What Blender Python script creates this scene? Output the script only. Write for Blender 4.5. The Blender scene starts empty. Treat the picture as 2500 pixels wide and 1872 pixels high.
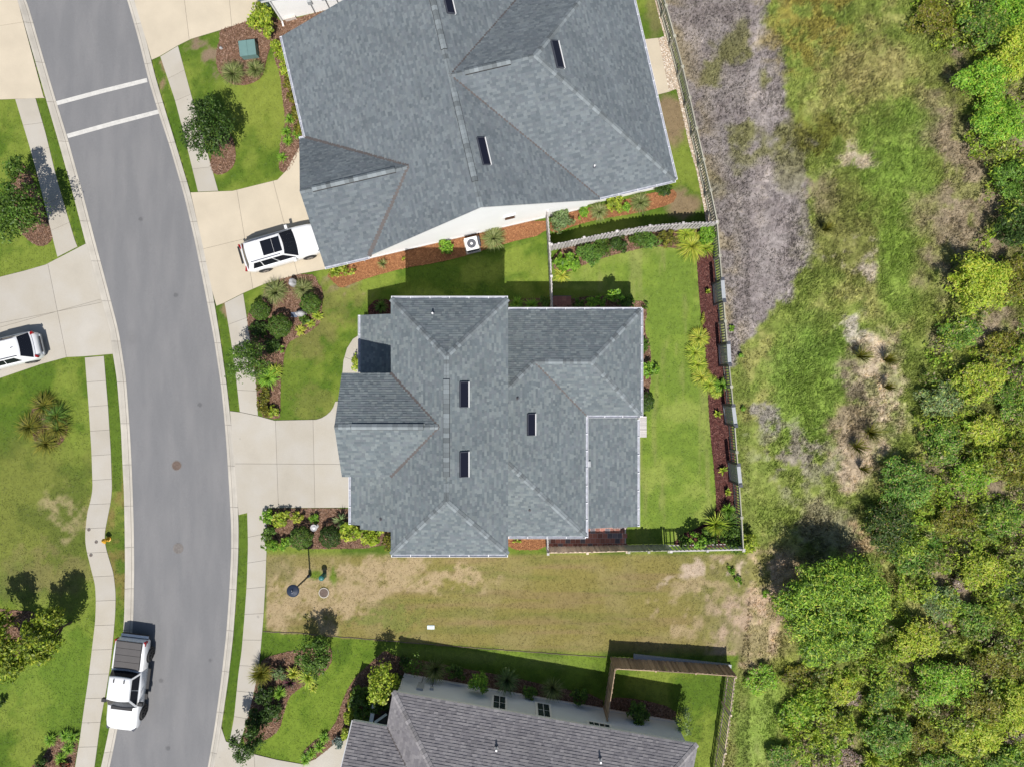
import bpy, bmesh, math, random
import numpy as np
from mathutils import Vector, Matrix
random.seed(7)
rng = np.random.default_rng(7)
S = bpy.context.scene
COL = S.collection
K = 38.0; HC = 44.0; CX, CY = 1250.0, 936.0
R = math.radians

# ------------------------------------------------------------------ camera, light
cam_d = bpy.data.cameras.new('camera'); cam = bpy.data.objects.new('camera', cam_d); COL.objects.link(cam)
cam.location = (0, 0, HC); cam.rotation_euler = (0, 0, 0)
cam_d.sensor_width = 36; cam_d.lens = 24.08; cam_d.clip_start = 0.5; cam_d.clip_end = 3000
S.camera = cam
SUN = Vector((0.0387, -0.588, 1.0)).normalized()
w = bpy.data.worlds.new('World'); S.world = w; w.use_nodes = True
nt = w.node_tree; bg = nt.nodes['Background']
sky = nt.nodes.new('ShaderNodeTexSky'); sky.sky_type = 'NISHITA'; sky.sun_disc = False
sky.sun_elevation = R(59.5); sky.sun_rotation = R(176.2); sky.air_density = 1.0; sky.dust_density = 1.0
nt.links.new(sky.outputs[0], bg.inputs[0]); bg.inputs[1].default_value = 0.082
sl = bpy.data.lights.new('sun', 'SUN'); sl.energy = 4.7; sl.angle = R(0.5); sl.color = (1.0, 0.95, 0.88)
so = bpy.data.objects.new('sun', sl); COL.objects.link(so)
so.rotation_euler = SUN.to_track_quat('Z', 'Y').to_euler(); so.location = (0, 0, 60)
S.view_settings.view_transform = 'Standard'; S.view_settings.look = 'None'
S.view_settings.exposure = 0.08; S.view_settings.gamma = 1.0
try: S.view_settings.use_curve_mapping = False
except Exception: pass

# ------------------------------------------------------------------ helpers
def P(px, py, h=0.0, z=None):
    s = (1 - h / HC) / K
    return Vector(((px - CX) * s, -(py - CY) * s, h if z is None else z))
def tag(o, label=None, cat=None, group=None, kind=None):
    if label: o['label'] = label
    if cat: o['category'] = cat
    if group: o['group'] = group
    if kind: o['kind'] = kind
    return o
def empty(name, loc=(0, 0, 0), rz=0.0, parent=None):
    o = bpy.data.objects.new(name, None); COL.objects.link(o); o.location = loc; o.rotation_euler = (0, 0, rz)
    o.empty_display_size = 0.2
    if parent: o.parent = parent
    return o
def link(name, me, parent=None, loc=None, rot=None):
    o = bpy.data.objects.new(name, me); COL.objects.link(o)
    if parent: o.parent = parent
    if loc is not None: o.location = loc
    if rot is not None: o.rotation_euler = rot
    return o
def mesh_np(name, V, F, mat, colors=None, smooth=False, nper=4):
    """V (n,3), F (m,k) all k-gons; colors per vertex (n,3)"""
    me = bpy.data.meshes.new(name)
    V = np.asarray(V, dtype=np.float32); F = np.asarray(F, dtype=np.int32); k = F.shape[1]
    me.vertices.add(len(V)); me.vertices.foreach_set('co', V.ravel())
    me.loops.add(F.size); me.loops.foreach_set('vertex_index', F.ravel())
    me.polygons.add(len(F)); me.polygons.foreach_set('loop_start', np.arange(0, F.size, k, dtype=np.int32))
    me.polygons.foreach_set('loop_total', np.full(len(F), k, dtype=np.int32))
    if smooth: me.polygons.foreach_set('use_smooth', np.ones(len(F), dtype=bool))
    me.update(calc_edges=True)
    if colors is not None:
        a = me.color_attributes.new('Col', 'FLOAT_COLOR', 'POINT')
        c = np.ones((len(V), 4), dtype=np.float32); c[:, :3] = colors
        a.data.foreach_set('color', c.ravel())
    me.materials.append(mat)
    return me
class MB:
    """collects polygons of any size, per-face colour and material"""
    def __init__(s): s.v = []; s.f = []; s.c = []; s.m = []; s.sm = []
    def face(s, pts, c=None, m=0, sm=False):
        n = len(s.v); s.v += [tuple(p) for p in pts]; s.f.append(list(range(n, n + len(pts)))); s.c.append(c or (1, 1, 1)); s.m.append(m); s.sm.append(sm)
    def prism(s, poly, z0, z1, m=0, ms=None, c=None):
        a = sum(poly[i][0] * poly[(i + 1) % len(poly)][1] - poly[(i + 1) % len(poly)][0] * poly[i][1] for i in range(len(poly)))
        if a < 0: poly = poly[::-1]
        s.face([(p[0], p[1], z1) for p in poly], c, m)
        for i in range(len(poly)):
            a, b = poly[i], poly[(i + 1) % len(poly)]
            s.face([(a[0], a[1], z0), (b[0], b[1], z0), (b[0], b[1], z1), (a[0], a[1], z1)], c, m if ms is None else ms)
    def box(s, cx, cy, cz, sx, sy, sz, M=None, m=0, c=None, bev=0):
        x, y, z = sx / 2, sy / 2, sz / 2
        p = [Vector((cx + i * x, cy + j * y, cz + k * z)) for k in (-1, 1) for j in (-1, 1) for i in (-1, 1)]
        if M is not None: p = [M @ q for q in p]
        for q in ((0, 2, 3, 1), (4, 5, 7, 6), (0, 1, 5, 4), (2, 6, 7, 3), (0, 4, 6, 2), (1, 3, 7, 5)):
            s.face([p[i] for i in q], c, m)
    def beam(s, a, b, wd, ht, m=0, c=None):
        a = Vector(a); b = Vector(b); d = (b - a); L = d.length
        if L < 1e-6: return
        d.normalize(); up = Vector((0, 0, 1)) if abs(d.z) < .95 else Vector((1, 0, 0))
        sd = d.cross(up).normalized() * wd / 2; u = sd.cross(d).normalized() * ht / 2
        p = [a - sd - u, a + sd - u, a + sd + u, a - sd + u, b - sd - u, b + sd - u, b + sd + u, b - sd + u]
        for q in ((0, 1, 2, 3), (4, 7, 6, 5), (0, 4, 5, 1), (1, 5, 6, 2), (2, 6, 7, 3), (3, 7, 4, 0)):
            s.face([p[i] for i in q], c, m)
    def tube(s, pts, rad, n=8, m=0, cap=True, c=None):
        pts = [Vector(p) for p in pts]; rad = rad if hasattr(rad, '__len__') else [rad] * len(pts)
        rings = []
        for i, p in enumerate(pts):
            d = (pts[min(i + 1, len(pts) - 1)] - pts[max(i - 1, 0)]).normalized()
            up = Vector((0, 0, 1)) if abs(d.z) < .9 else Vector((1, 0, 0))
            a = d.cross(up).normalized(); b = a.cross(d)
            rings.append([p + (a * math.cos(t) + b * math.sin(t)) * rad[i] for t in [2 * math.pi * k / n for k in range(n)]])
        for i in range(len(rings) - 1):
            for k in range(n):
                s.face([rings[i][k], rings[i + 1][k], rings[i + 1][(k + 1) % n], rings[i][(k + 1) % n]][::-1], c, m, True)
        if cap: s.face(rings[-1], c, m); s.face(rings[0][::-1], c, m)
    def disc(s, c0, r, n=20, m=0, z1=None, c=None):
        pts = [(c0[0] + r * math.cos(2 * math.pi * k / n), c0[1] + r * math.sin(2 * math.pi * k / n)) for k in range(n)]
        s.prism(pts, c0[2], c0[2] + .01 if z1 is None else z1, m, None, c)
    def lathe(s, c0, prof, n=16, m=0, c=None):
        for i in range(len(prof) - 1):
            (r0, z0), (r1, z1) = prof[i], prof[i + 1]
            for k in range(n):
                t0, t1 = 2 * math.pi * k / n, 2 * math.pi * (k + 1) / n
                q = [(c0[0] + r * math.cos(t), c0[1] + r * math.sin(t), c0[2] + z) for r, z, t in ((r0, z0, t0), (r0, z0, t1), (r1, z1, t1), (r1, z1, t0))]
                if r1 < 1e-5: q = q[:3]
                elif r0 < 1e-5: q = [q[0], q[2], q[3]]
                s.face(q, c, m, True)
    def build(s, name, mats, parent=None, merge=False, loc=None, rot=None):
        me = bpy.data.meshes.new(name); me.from_pydata(s.v, [], s.f)
        if not isinstance(mats, (list, tuple)): mats = [mats]
        for m in mats: me.materials.append(m)
        me.polygons.foreach_set('material_index', s.m); me.polygons.foreach_set('use_smooth', s.sm)
        if any(c != (1, 1, 1) for c in s.c):
            a = me.color_attributes.new('Col', 'FLOAT_COLOR', 'CORNER')
            arr = []
            for f, c in zip(s.f, s.c): arr += [c[0], c[1], c[2], 1.0] * len(f)
            a.data.foreach_set('color', arr)
        if merge:
            bm = bmesh.new(); bm.from_mesh(me); bmesh.ops.remove_doubles(bm, verts=bm.verts, dist=1e-4); bmesh.ops.recalc_face_normals(bm, faces=bm.faces); bm.to_mesh(me); bm.free()
        me.update()
        return link(name, me, parent, loc, rot)

def hsh(ix, iy, sd): 
    v = np.sin(ix * 127.1 + iy * 311.7 + sd * 74.7) * 43758.5453
    return v - np.floor(v)
def vn(x, y, sd=0):
    ix, iy = np.floor(x), np.floor(y); fx, fy = x - ix, y - iy
    fx = fx * fx * (3 - 2 * fx); fy = fy * fy * (3 - 2 * fy)
    a, b, c, d = hsh(ix, iy, sd), hsh(ix + 1, iy, sd), hsh(ix, iy + 1, sd), hsh(ix + 1, iy + 1, sd)
    return (a * (1 - fx) + b * fx) * (1 - fy) + (c * (1 - fx) + d * fx) * fy
def fbm(x, y, sd=0, o=4):
    t = 0; a = .5; n = 0
    for i in range(o):
        t = t + a * vn(x * 2 ** i + 17.3 * i, y * 2 ** i - 9.1 * i, sd + i); n += a; a *= .55
    return t / n
def pip(px, py, poly):
    ins = np.zeros(px.shape, bool); n = len(poly)
    for i in range(n):
        x0, y0 = poly[i]; x1, y1 = poly[(i + 1) % n]
        if y0 == y1: continue
        c = ((y0 > py) != (y1 > py)) & (px < (x1 - x0) * (py - y0) / (y1 - y0) + x0)
        ins ^= c
    return ins

# ------------------------------------------------------------------ materials
def newmat(name):
    m = bpy.data.materials.new(name); m.use_nodes = True
    return m, m.node_tree.nodes, m.node_tree.links, m.node_tree.nodes['Principled BSDF']
def mat(name, col, rough=.7, var=.12, scale=6., fine=.1, fscale=60., bump=0., metal=0., tint=None, spec=None, attr=False, objrand=0., bscale=None, coat=0., stretch=None):
    m, N, L, b = newmat(name)
    tc = N.new('ShaderNodeTexCoord')
    vec = tc.outputs['Object']
    if stretch:
        mp = N.new('ShaderNodeMapping'); mp.inputs['Scale'].default_value = stretch; L.new(vec, mp.inputs[0]); vec = mp.outputs[0]
    n1 = N.new('ShaderNodeTexNoise'); n1.inputs['Scale'].default_value = scale; n1.inputs['Detail'].default_value = 6; L.new(vec, n1.inputs[0])
    n2 = N.new('ShaderNodeTexNoise'); n2.inputs['Scale'].default_value = fscale; n2.inputs['Detail'].default_value = 4; L.new(vec, n2.inputs[0])
    if attr:
        at = N.new('ShaderNodeAttribute'); at.attribute_name = 'Col'; base = at.outputs['Color']
        if col is not None:
            mm = N.new('ShaderNodeMix'); mm.data_type = 'RGBA'; mm.blend_type = 'MULTIPLY'; mm.inputs[0].default_value = 1
            L.new(base, mm.inputs[6]); mm.inputs[7].default_value = (*col, 1); base = mm.outputs[2]
    else:
        rgb = N.new('ShaderNodeRGB'); rgb.outputs[0].default_value = (*col, 1); base = rgb.outputs[0]
    if tint:
        mr0 = N.new('ShaderNodeMapRange'); mr0.inputs[1].default_value = .42; mr0.inputs[2].default_value = .62; L.new(n1.outputs[0], mr0.inputs[0])
        mt = N.new('ShaderNodeMix'); mt.data_type = 'RGBA'; L.new(mr0.outputs[0], mt.inputs[0]); L.new(base, mt.inputs[6]); mt.inputs[7].default_value = (*tint, 1); base = mt.outputs[2]
    def mult(base, src, amt, lo=.3, hi=.7):
        mr = N.new('ShaderNodeMapRange'); mr.inputs[1].default_value = lo; mr.inputs[2].default_value = hi
        mr.inputs[3].default_value = 1 - amt; mr.inputs[4].default_value = 1 + amt; L.new(src, mr.inputs[0])
        vm = N.new('ShaderNodeVectorMath'); vm.operation = 'SCALE'; L.new(base, vm.inputs[0]); L.new(mr.outputs[0], vm.inputs[3])
        return vm.outputs[0]
    if var: base = mult(base, n1.outputs[0], var)
    if fine: base = mult(base, n2.outputs[0], fine)
    if objrand:
        oi = N.new('ShaderNodeObjectInfo'); base = mult(base, oi.outputs['Random'], objrand, 0, 1)
    L.new(base, b.inputs['Base Color'])
    b.inputs['Roughness'].default_value = rough; b.inputs['Metallic'].default_value = metal
    if spec is not None: b.inputs['Specular IOR Level'].default_value = spec
    if coat: b.inputs['Coat Weight'].default_value = coat; b.inputs['Coat Roughness'].default_value = .05
    if bump:
        n3 = n2
        if bscale:
            n3 = N.new('ShaderNodeTexNoise'); n3.inputs['Scale'].default_value = bscale; n3.inputs['Detail'].default_value = 5; L.new(vec, n3.inputs[0])
        bp = N.new('ShaderNodeBump'); bp.inputs['Strength'].default_value = bump; bp.inputs['Distance'].default_value = .03
        L.new(n3.outputs[0], bp.inputs['Height']); L.new(bp.outputs[0], b.inputs['Normal'])
    return m
def leafmat(name, trans=.3, rough=.5):
    m, N, L, b = newmat(name)
    at = N.new('ShaderNodeAttribute'); at.attribute_name = 'Col'
    L.new(at.outputs['Color'], b.inputs['Base Color']); b.inputs['Roughness'].default_value = rough
    b.inputs['Specular IOR Level'].default_value = .35
    tr = N.new('ShaderNodeBsdfTranslucent'); mu = N.new('ShaderNodeVectorMath'); mu.operation = 'MULTIPLY'
    mu.inputs[1].default_value = (1.15, 1.2, .6); L.new(at.outputs['Color'], mu.inputs[0]); L.new(mu.outputs[0], tr.inputs[0])
    mx = N.new('ShaderNodeMixShader'); mx.inputs[0].default_value = trans
    out = N['Material Output']; L.new(b.outputs[0], mx.inputs[1]); L.new(tr.outputs[0], mx.inputs[2]); L.new(mx.outputs[0], out.inputs[0])
    return m

M = {}
M['ground'] = mat('ground', None, .95, .06, 2.2, .13, 26, .22, attr=True, spec=.1, bscale=45)
M['leaf'] = leafmat('leaf'); M['blade'] = leafmat('blade', .25, .6)
M['bark'] = mat('bark', (.12, .085, .06), .9, .25, 12, .2, 60, .4)
M['asphalt'] = mat('asphalt', (.188, .190, .197), .9, .05, .5, .24, 55, .2, spec=.25, tint=(.20, .20, .205), stretch=(2.5, .5, 1))
M['paint'] = mat('road_paint', (.56, .55, .52), .8, .1, 3, .15, 30)
M['concrete'] = mat('concrete', (.45, .415, .352), .85, .10, .5, .06, 40, .08, objrand=.035, spec=.25, tint=(.425, .40, .355))
M['concrete_cream'] = mat('cream_concrete', (.53, .465, .36), .85, .07, .6, .04, 40, .08, objrand=.03, spec=.25)
M['gutter_conc'] = mat('gutter_concrete', (.47, .44, .385), .85, .1, 1.2, .07, 40, .08, objrand=.06, spec=.25)
M['mulch_brown'] = mat('brown_mulch', (.17, .10, .065), .95, .25, 4, .35, 40, .8, spec=.1)
M['mulch_orange'] = mat('pine_straw', (.27, .125, .06), .95, .15, 3, .3, 50, .6, spec=.1)
M['mulch_red'] = mat('red_mulch', (.10, .042, .036), .95, .15, 5, .35, 40, .8, spec=.1)
M['chip'] = mat('bark_chip', None, .95, .0, 5, .1, 40, 0, attr=True, spec=.1)
M['shingle'] = mat('shingle', (1, 1, 1), .92, .07, .5, .10, 120, .25, attr=True, spec=.2)
M['cap'] = mat('ridge_shingle', (.19, .215, .228), .9, .05, 2, .08, 90, .1, objrand=.34, spec=.2)
M['cap_grey'] = mat('grey_ridge_shingle', (.27, .257, .262), .9, .05, 2, .08, 90, .1, objrand=.3, spec=.2)
M['deck'] = mat('roof_deck', (.10, .11, .115), .9, .1)
M['valley'] = mat('valley_metal', (.10, .088, .085), .6, .1, 3)
M['white'] = mat('white_trim', (.78, .78, .78), .5, .03, 4, .02)
M['siding'] = mat('white_siding', (.93, .935, .94), .7, .02, .8, .02, 30)
M['siding_blue'] = mat('pale_blue_siding', (.68, .71, .74), .7, .04, .8, .03, 30)
M['gutter'] = mat('gutter_white', (.74, .75, .79), .4, .04, 5, .03)
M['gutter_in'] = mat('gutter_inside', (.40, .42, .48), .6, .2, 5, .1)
M['glass'] = mat('dark_glass', (.010, .012, .018), .18, .0, 1, 0, 10, 0, spec=.22)
M['skyglass'] = mat('skylight_glass', (.010, .011, .022), .35, .0, 1, 0, 10, 0, spec=.3)
M['winglass'] = mat('window_glass', (.03, .045, .05), .06, .2, 2, 0, 10, 0, spec=.6)
M['carwhite'] = mat('white_car_paint', (.80, .81, .83), .28, .01, 1, 0, 10, 0, coat=.5)
M['black'] = mat('black_plastic', (.018, .018, .02), .55, .1, 10, 0)
M['tonneau'] = mat('tonneau_vinyl', (.085, .08, .08), .7, .06, 2, .08, 80)
M['rubber'] = mat('tyre_rubber', (.025, .025, .026), .85, .1, 10)
M['alloy'] = mat('wheel_alloy', (.32, .31, .31), .35, .05, 5, 0, 10, 0, metal=.7)
M['red'] = mat('red_lens', (.28, .008, .01), .2, .1, 6, 0)
M['chrome'] = mat('chrome', (.6, .6, .62), .2, 0, 5, 0, 10, 0, metal=.9)
M['grey'] = mat('grey_paint', (.36, .38, .40), .6, .08, 5)
M['darkgrey'] = mat('dark_grey_paint', (.06, .065, .085), .5, .1, 5)
M['slate'] = mat('slate', (.10, .13, .19), .7, .15, 5)
M['seat'] = mat('tan_leather', (.42, .18, .05), .6, .05, 4)
M['boxgreen'] = mat('utility_green', (.14, .245, .235), .55, .06, 3, .04)
M['teal'] = mat('pedestal_green', (.03, .16, .15), .45, .1, 5)
M['yellow'] = mat('hydrant_yellow', (.60, .33, .02), .45, .15, 12)
M['rust'] = mat('rusty_iron', (.155, .115, .095), .85, .2, 8, .2, 60, .4)
M['iron'] = mat('cast_iron', (.19, .175, .165), .8, .2, 8, .2, 60, .4)
M['lamp'] = mat('lamp_navy', (.022, .032, .06), .45, .08, 5)
M['boulder'] = mat('boulder', (.42, .42, .43), .9, .15, 3, .15, 20, .5)
M['fence_white'] = mat('weathered_white_wood', (.55, .52, .51), .85, .15, 4, .15, 40, .2, objrand=.15, stretch=(6, 6, 1))
M['fence_green'] = mat('silvery_wood', (.37, .36, .29), .85, .15, 4, .12, 40, .2, objrand=.15, stretch=(6, 6, 1))
M['fence_brown'] = mat('weathered_brown_wood', (.36, .26, .175), .9, .25, 4, .2, 40, .3, objrand=.35, stretch=(6, 6, 1))
M['fence_pale'] = mat('pale_wood', (.62, .50, .39), .9, .2, 4, .2, 40, .3, objrand=.25, stretch=(6, 6, 1))
M['paver'] = mat('red_paver', (.34, .15, .12), .85, .15, 4, .12, 40, .2, objrand=.35)
M['paver_dark'] = mat('charcoal_paver', (.17, .15, .17), .85, .15, 4, .12, 40, .2, objrand=.3)
M['joint'] = mat('joint_sand', (.60, .54, .50), .95, .1, 5)
M['deckwood'] = mat('porch_wood', (.16, .11, .09), .8, .2, 4, .15, 40, .2, objrand=.2)
M['pebble'] = mat('pebble', None, .85, .0, 5, .15, 50, 0, attr=True)
M['joint_dark'] = mat('dark_joint', (.16, .14, .12), .95, .1, 5)

def add_spots(m, scale, rad, dark):
    nt_ = m.node_tree; N = nt_.nodes; L = nt_.links; b = N['Principled BSDF']; src = b.inputs['Base Color'].links[0].from_socket
    tc = N.new('ShaderNodeTexCoord'); vo = N.new('ShaderNodeTexVoronoi'); vo.inputs['Scale'].default_value = scale; L.new(tc.outputs['Object'], vo.inputs[0])
    n_ = N.new('ShaderNodeTexNoise'); n_.inputs['Scale'].default_value = 5; L.new(tc.outputs['Object'], n_.inputs[0])
    ad = N.new('ShaderNodeMath'); ad.operation = 'MULTIPLY_ADD'; ad.inputs[1].default_value = -.06; L.new(n_.outputs[0], ad.inputs[0]); L.new(vo.outputs['Distance'], ad.inputs[2])
    mr = N.new('ShaderNodeMapRange'); mr.inputs[1].default_value = rad * .2; mr.inputs[2].default_value = rad; mr.inputs[3].default_value = dark; mr.inputs[4].default_value = 1; L.new(ad.outputs[0], mr.inputs[0])
    vm = N.new('ShaderNodeVectorMath'); vm.operation = 'SCALE'; L.new(src, vm.inputs[0]); L.new(mr.outputs[0], vm.inputs[3]); L.new(vm.outputs[0], b.inputs['Base Color'])
add_spots(M['asphalt'], .42, .05, .72); add_spots(M['asphalt'], .16, .09, .88); add_spots(M['concrete'], .5, .02, .8)

# ------------------------------------------------------------------ layout in photo pixels at ground height
RL = [(-160,-500),(-55,-260),(30,-60),(63,0),(109,159),(136,250),(163,337),(197,460),(232,595),(259,696),(288,808),(306,924),(315,1047),(320,1140),(322,1193),(325,1286),(326,1389),(324,1505),(317,1600),(303,1700),(284,1783),(273,1840),(266,1872),(250,1935),(175,2150),(60,2400)]
GL = [(-180,-500),(-75,-260),(10,-60),(43,0),(89,159),(115,250),(143,345),(177,467),(210,595),(238,700),(267,808),(286,924),(296,1047),(300,1140),(303,1193),(305,1286),(306,1389),(304,1505),(297,1600),(284,1700),(266,1783),(254,1840),(247,1872),(231,1935),(156,2150),(41,2400)]
RR = [(98,-500),(203,-260),(288,-60),(310,0),(337,94),(362,196),(384,268),(413,355),(449,478),(475,588),(500,712),(522,828),(540,949),(549,1043),(554,1110),(559,1193),(564,1286),(564,1352),(559,1449),(552,1547),(540,1654),(524,1771),(507,1872),(490,1950),(415,2150),(300,2400)]
GR = [(116,-500),(221,-260),(306,-60),(328,0),(356,94),(380,190),(402,264),(430,355),(466,475),(493,588),(519,712),(538,828),(555,949),(565,1043),(573,1110),(579,1193),(583,1286),(582,1352),(577,1449),(570,1547),(558,1654),(541,1771),(524,1872),(506,1950),(431,2150),(316,2400)]
def resample(pl, n):
    a = np.array(pl, float); d = np.r_[0, np.cumsum(np.hypot(*np.diff(a, axis=0).T))]
    t = np.linspace(0, d[-1], n); return np.c_[np.interp(t, d, a[:, 0]), np.interp(t, d, a[:, 1])]
def smoothpl(pl, n, it=3):
    a = resample(pl, n)
    for _ in range(it): a[1:-1] = .25 * a[:-2] + .5 * a[1:-1] + .25 * a[2:]
    return a
NR = 241
RLs, GLs, RRs, GRs = [smoothpl(q, NR) for q in (RL, GL, RR, GR)]
ROADP = [tuple(p) for p in GLs] + [tuple(p) for p in GRs[::-1]]

EXCL = []       # polygons with no grass
def W2(poly, z=0): return [tuple(P(x, y)[:2]) for x, y in poly]

# ---- houses in true ground pixels
def T(x, y, h): return Vector((x / K, -y / K, h))
ca, sa = math.cos(R(13.14)), math.sin(R(13.14))
def U(x, y, h): return T(ca * x + sa * y, -sa * x + ca * y, h)
cb, sb = math.cos(R(9.85)), math.sin(R(9.85))
def B(a, b, h): return T(-268 + cb * a - sb * b, 693 + sb * a + cb * b, h)
def foot(f, pts): return [(f(x, y, 0).x * K + CX, -f(x, y, 0).y * K + CY) for x, y in pts]
F_CENTRE = [foot(T, q) for q in ([(-235,-160),(-20,-160),(-20,338),(-235,338)], [(-335,-8),(-235,-8),(-235,178),(-335,178)], [(-20,-150),(272,-150),(272,56),(-20,56)], [(-20,56),(150,56),(150,328),(-20,328)])]
F_UP = [foot(U, q) for q in ([(-316,-870),(275,-870),(275,-377),(-316,-377)], [(200,-890),(452,-890),(452,-381),(200,-381)])]
F_BOT = [foot(B, [(10,14),(680,14),(680,465),(10,465)]), foot(B, [(-62,60),(10,60),(10,325),(-62,325)])]
F_N = [foot(U, [(-345,-990),(500,-990),(500,-1300),(-345,-1300)])]
EXCL += F_CENTRE + F_UP + F_BOT + F_N

# paved areas
DRV = {
 'A_left': ([(43,0),(107,237),(110,240),(0,244),(-160,244),(-160,-80),(20,-80)], [((-160,90),(90,50))], 'concrete_cream', 'cream concrete driveway running off the top left corner of the view', 'concrete driveways'),
 'B_left': ([(212,595),(240,700),(269,808),(277,864),(208,870),(163,872),(100,889),(0,923),(-160,965),(-160,720),(0,677),(60,662),(112,647)], [((117,640),(165,880)),((-160,822),(139,761),),((139,761),(250,730))], 'concrete', 'pale concrete driveway on the left with the white hatchback on it', 'concrete driveways'),
 'A_right': ([(328,0),(356,94),(371,147),(391,138),(435,112),(467,96),(540,74),(609,51),(655,38),(660,-80),(306,-80)], [((441,-80),(463,100)),((553,-80),(567,70))], 'concrete_cream', 'cream concrete driveway along the top edge beside the green lawn', 'concrete driveways'),
 'B_right': ([(466,471),(493,588),(519,712),(529,747),(549,739),(594,716),(645,694),(732,669),(803,656),(850,640),(830,480),(745,350),(728,365),(700,417),(678,440),(569,467)], [((578,460),(623,735)),((664,430),(732,690)),((490,610),(900,510))], 'concrete_cream', 'cream concrete driveway with the white sport utility vehicle parked on it', 'concrete driveways'),
 'C_right': ([(562,1003),(587,1006),(630,1015),(670,1026),(772,1024),(785,1020),(797,1013),(807,1004),(814,994),(819,980),(900,970),(900,1240),(853,1238),(653,1239),(583,1256),(578,1190),(567,1060)], [((672,1000),(681,1260)),((764,1000),(770,1260)),((560,1131),(920,1133))], 'concrete', 'pale concrete driveway in front of the middle house garage', 'concrete driveways'),
 'D_right': ([(541,1775),(552,1808),(578,1820),(623,1840),(677,1853),(740,1864),(771,1851),(816,1815),(850,1800),(880,1960),(520,1960),(524,1872)], [((620,1830),(628,1960)),((740,1860),(745,1960))], 'concrete', 'pale concrete driveway at the bottom edge beside the grey brown roof', 'concrete driveways'),
}
WALKP = {
 'front_walk': ([(900,800),(879,817),(862,828),(848,850),(839,880),(836,915),(900,915)], [((830,868),(905,895))], 'concrete', 'short curved concrete walk leading to the front porch of the middle house'),
 'patio_slab': ([(1540,98),(1569,98),(1606,94),(1620,160),(1633,225),(1602,233),(1560,240)], [], 'concrete_cream', 'cream concrete patio between the large upper roof and the pebble strip'),
}
SWK = {
 'left_a': ([(38,243),(72,355),(94,435),(134,600),(141,628)], [(87,240),(112,326),(141,446),(187,600),(190,603)], 6, 'concrete sidewalk on the left between the two left driveways'),
 'left_b': ([(208,873),(217,989),(224,1100),(227,1193),(222,1222),(214,1249),(209,1296),(209,1325),(214,1352),(224,1392),(233,1426),(235,1470),(233,1519),(224,1594),(216,1660),(207,1720),(196,1799),(184,1872),(172,1940)],
            [(254,869),(264,989),(271,1100),(274,1193),(271,1225),(265,1254),(256,1300),(257,1328),(266,1361),(277,1395),(280,1417),(283,1450),(282,1496),(277,1557),(270,1620),(261,1678),(247,1752),(231,1872),(221,1940)], 18, 'winding concrete sidewalk beside the hydrant and the pickup truck'),
 'right_a': ([(392,139),(428,246),(449,326),(484,469)], [(435,113),(467,232),(500,350),(533,467)], 6, 'concrete sidewalk passing the dark tree near the crossing lines'),
 'right_b': ([(549,740),(565,835),(576,915),(586,1005)], [(594,717),(609,817),(625,926),(630,1014)], 5, 'concrete sidewalk under the small tree in front of the middle house'),
 'right_c': ([(604,1248),(606,1331),(603,1425),(597,1510),(590,1592),(583,1639),(572,1750),(561,1809)], [(652,1236),(651,1346),(648,1430),(643,1512),(635,1603),(623,1677),(606,1750),(585,1815)], 9, 'concrete sidewalk beside the dry lawn, running to the bottom driveway'),
}
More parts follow.
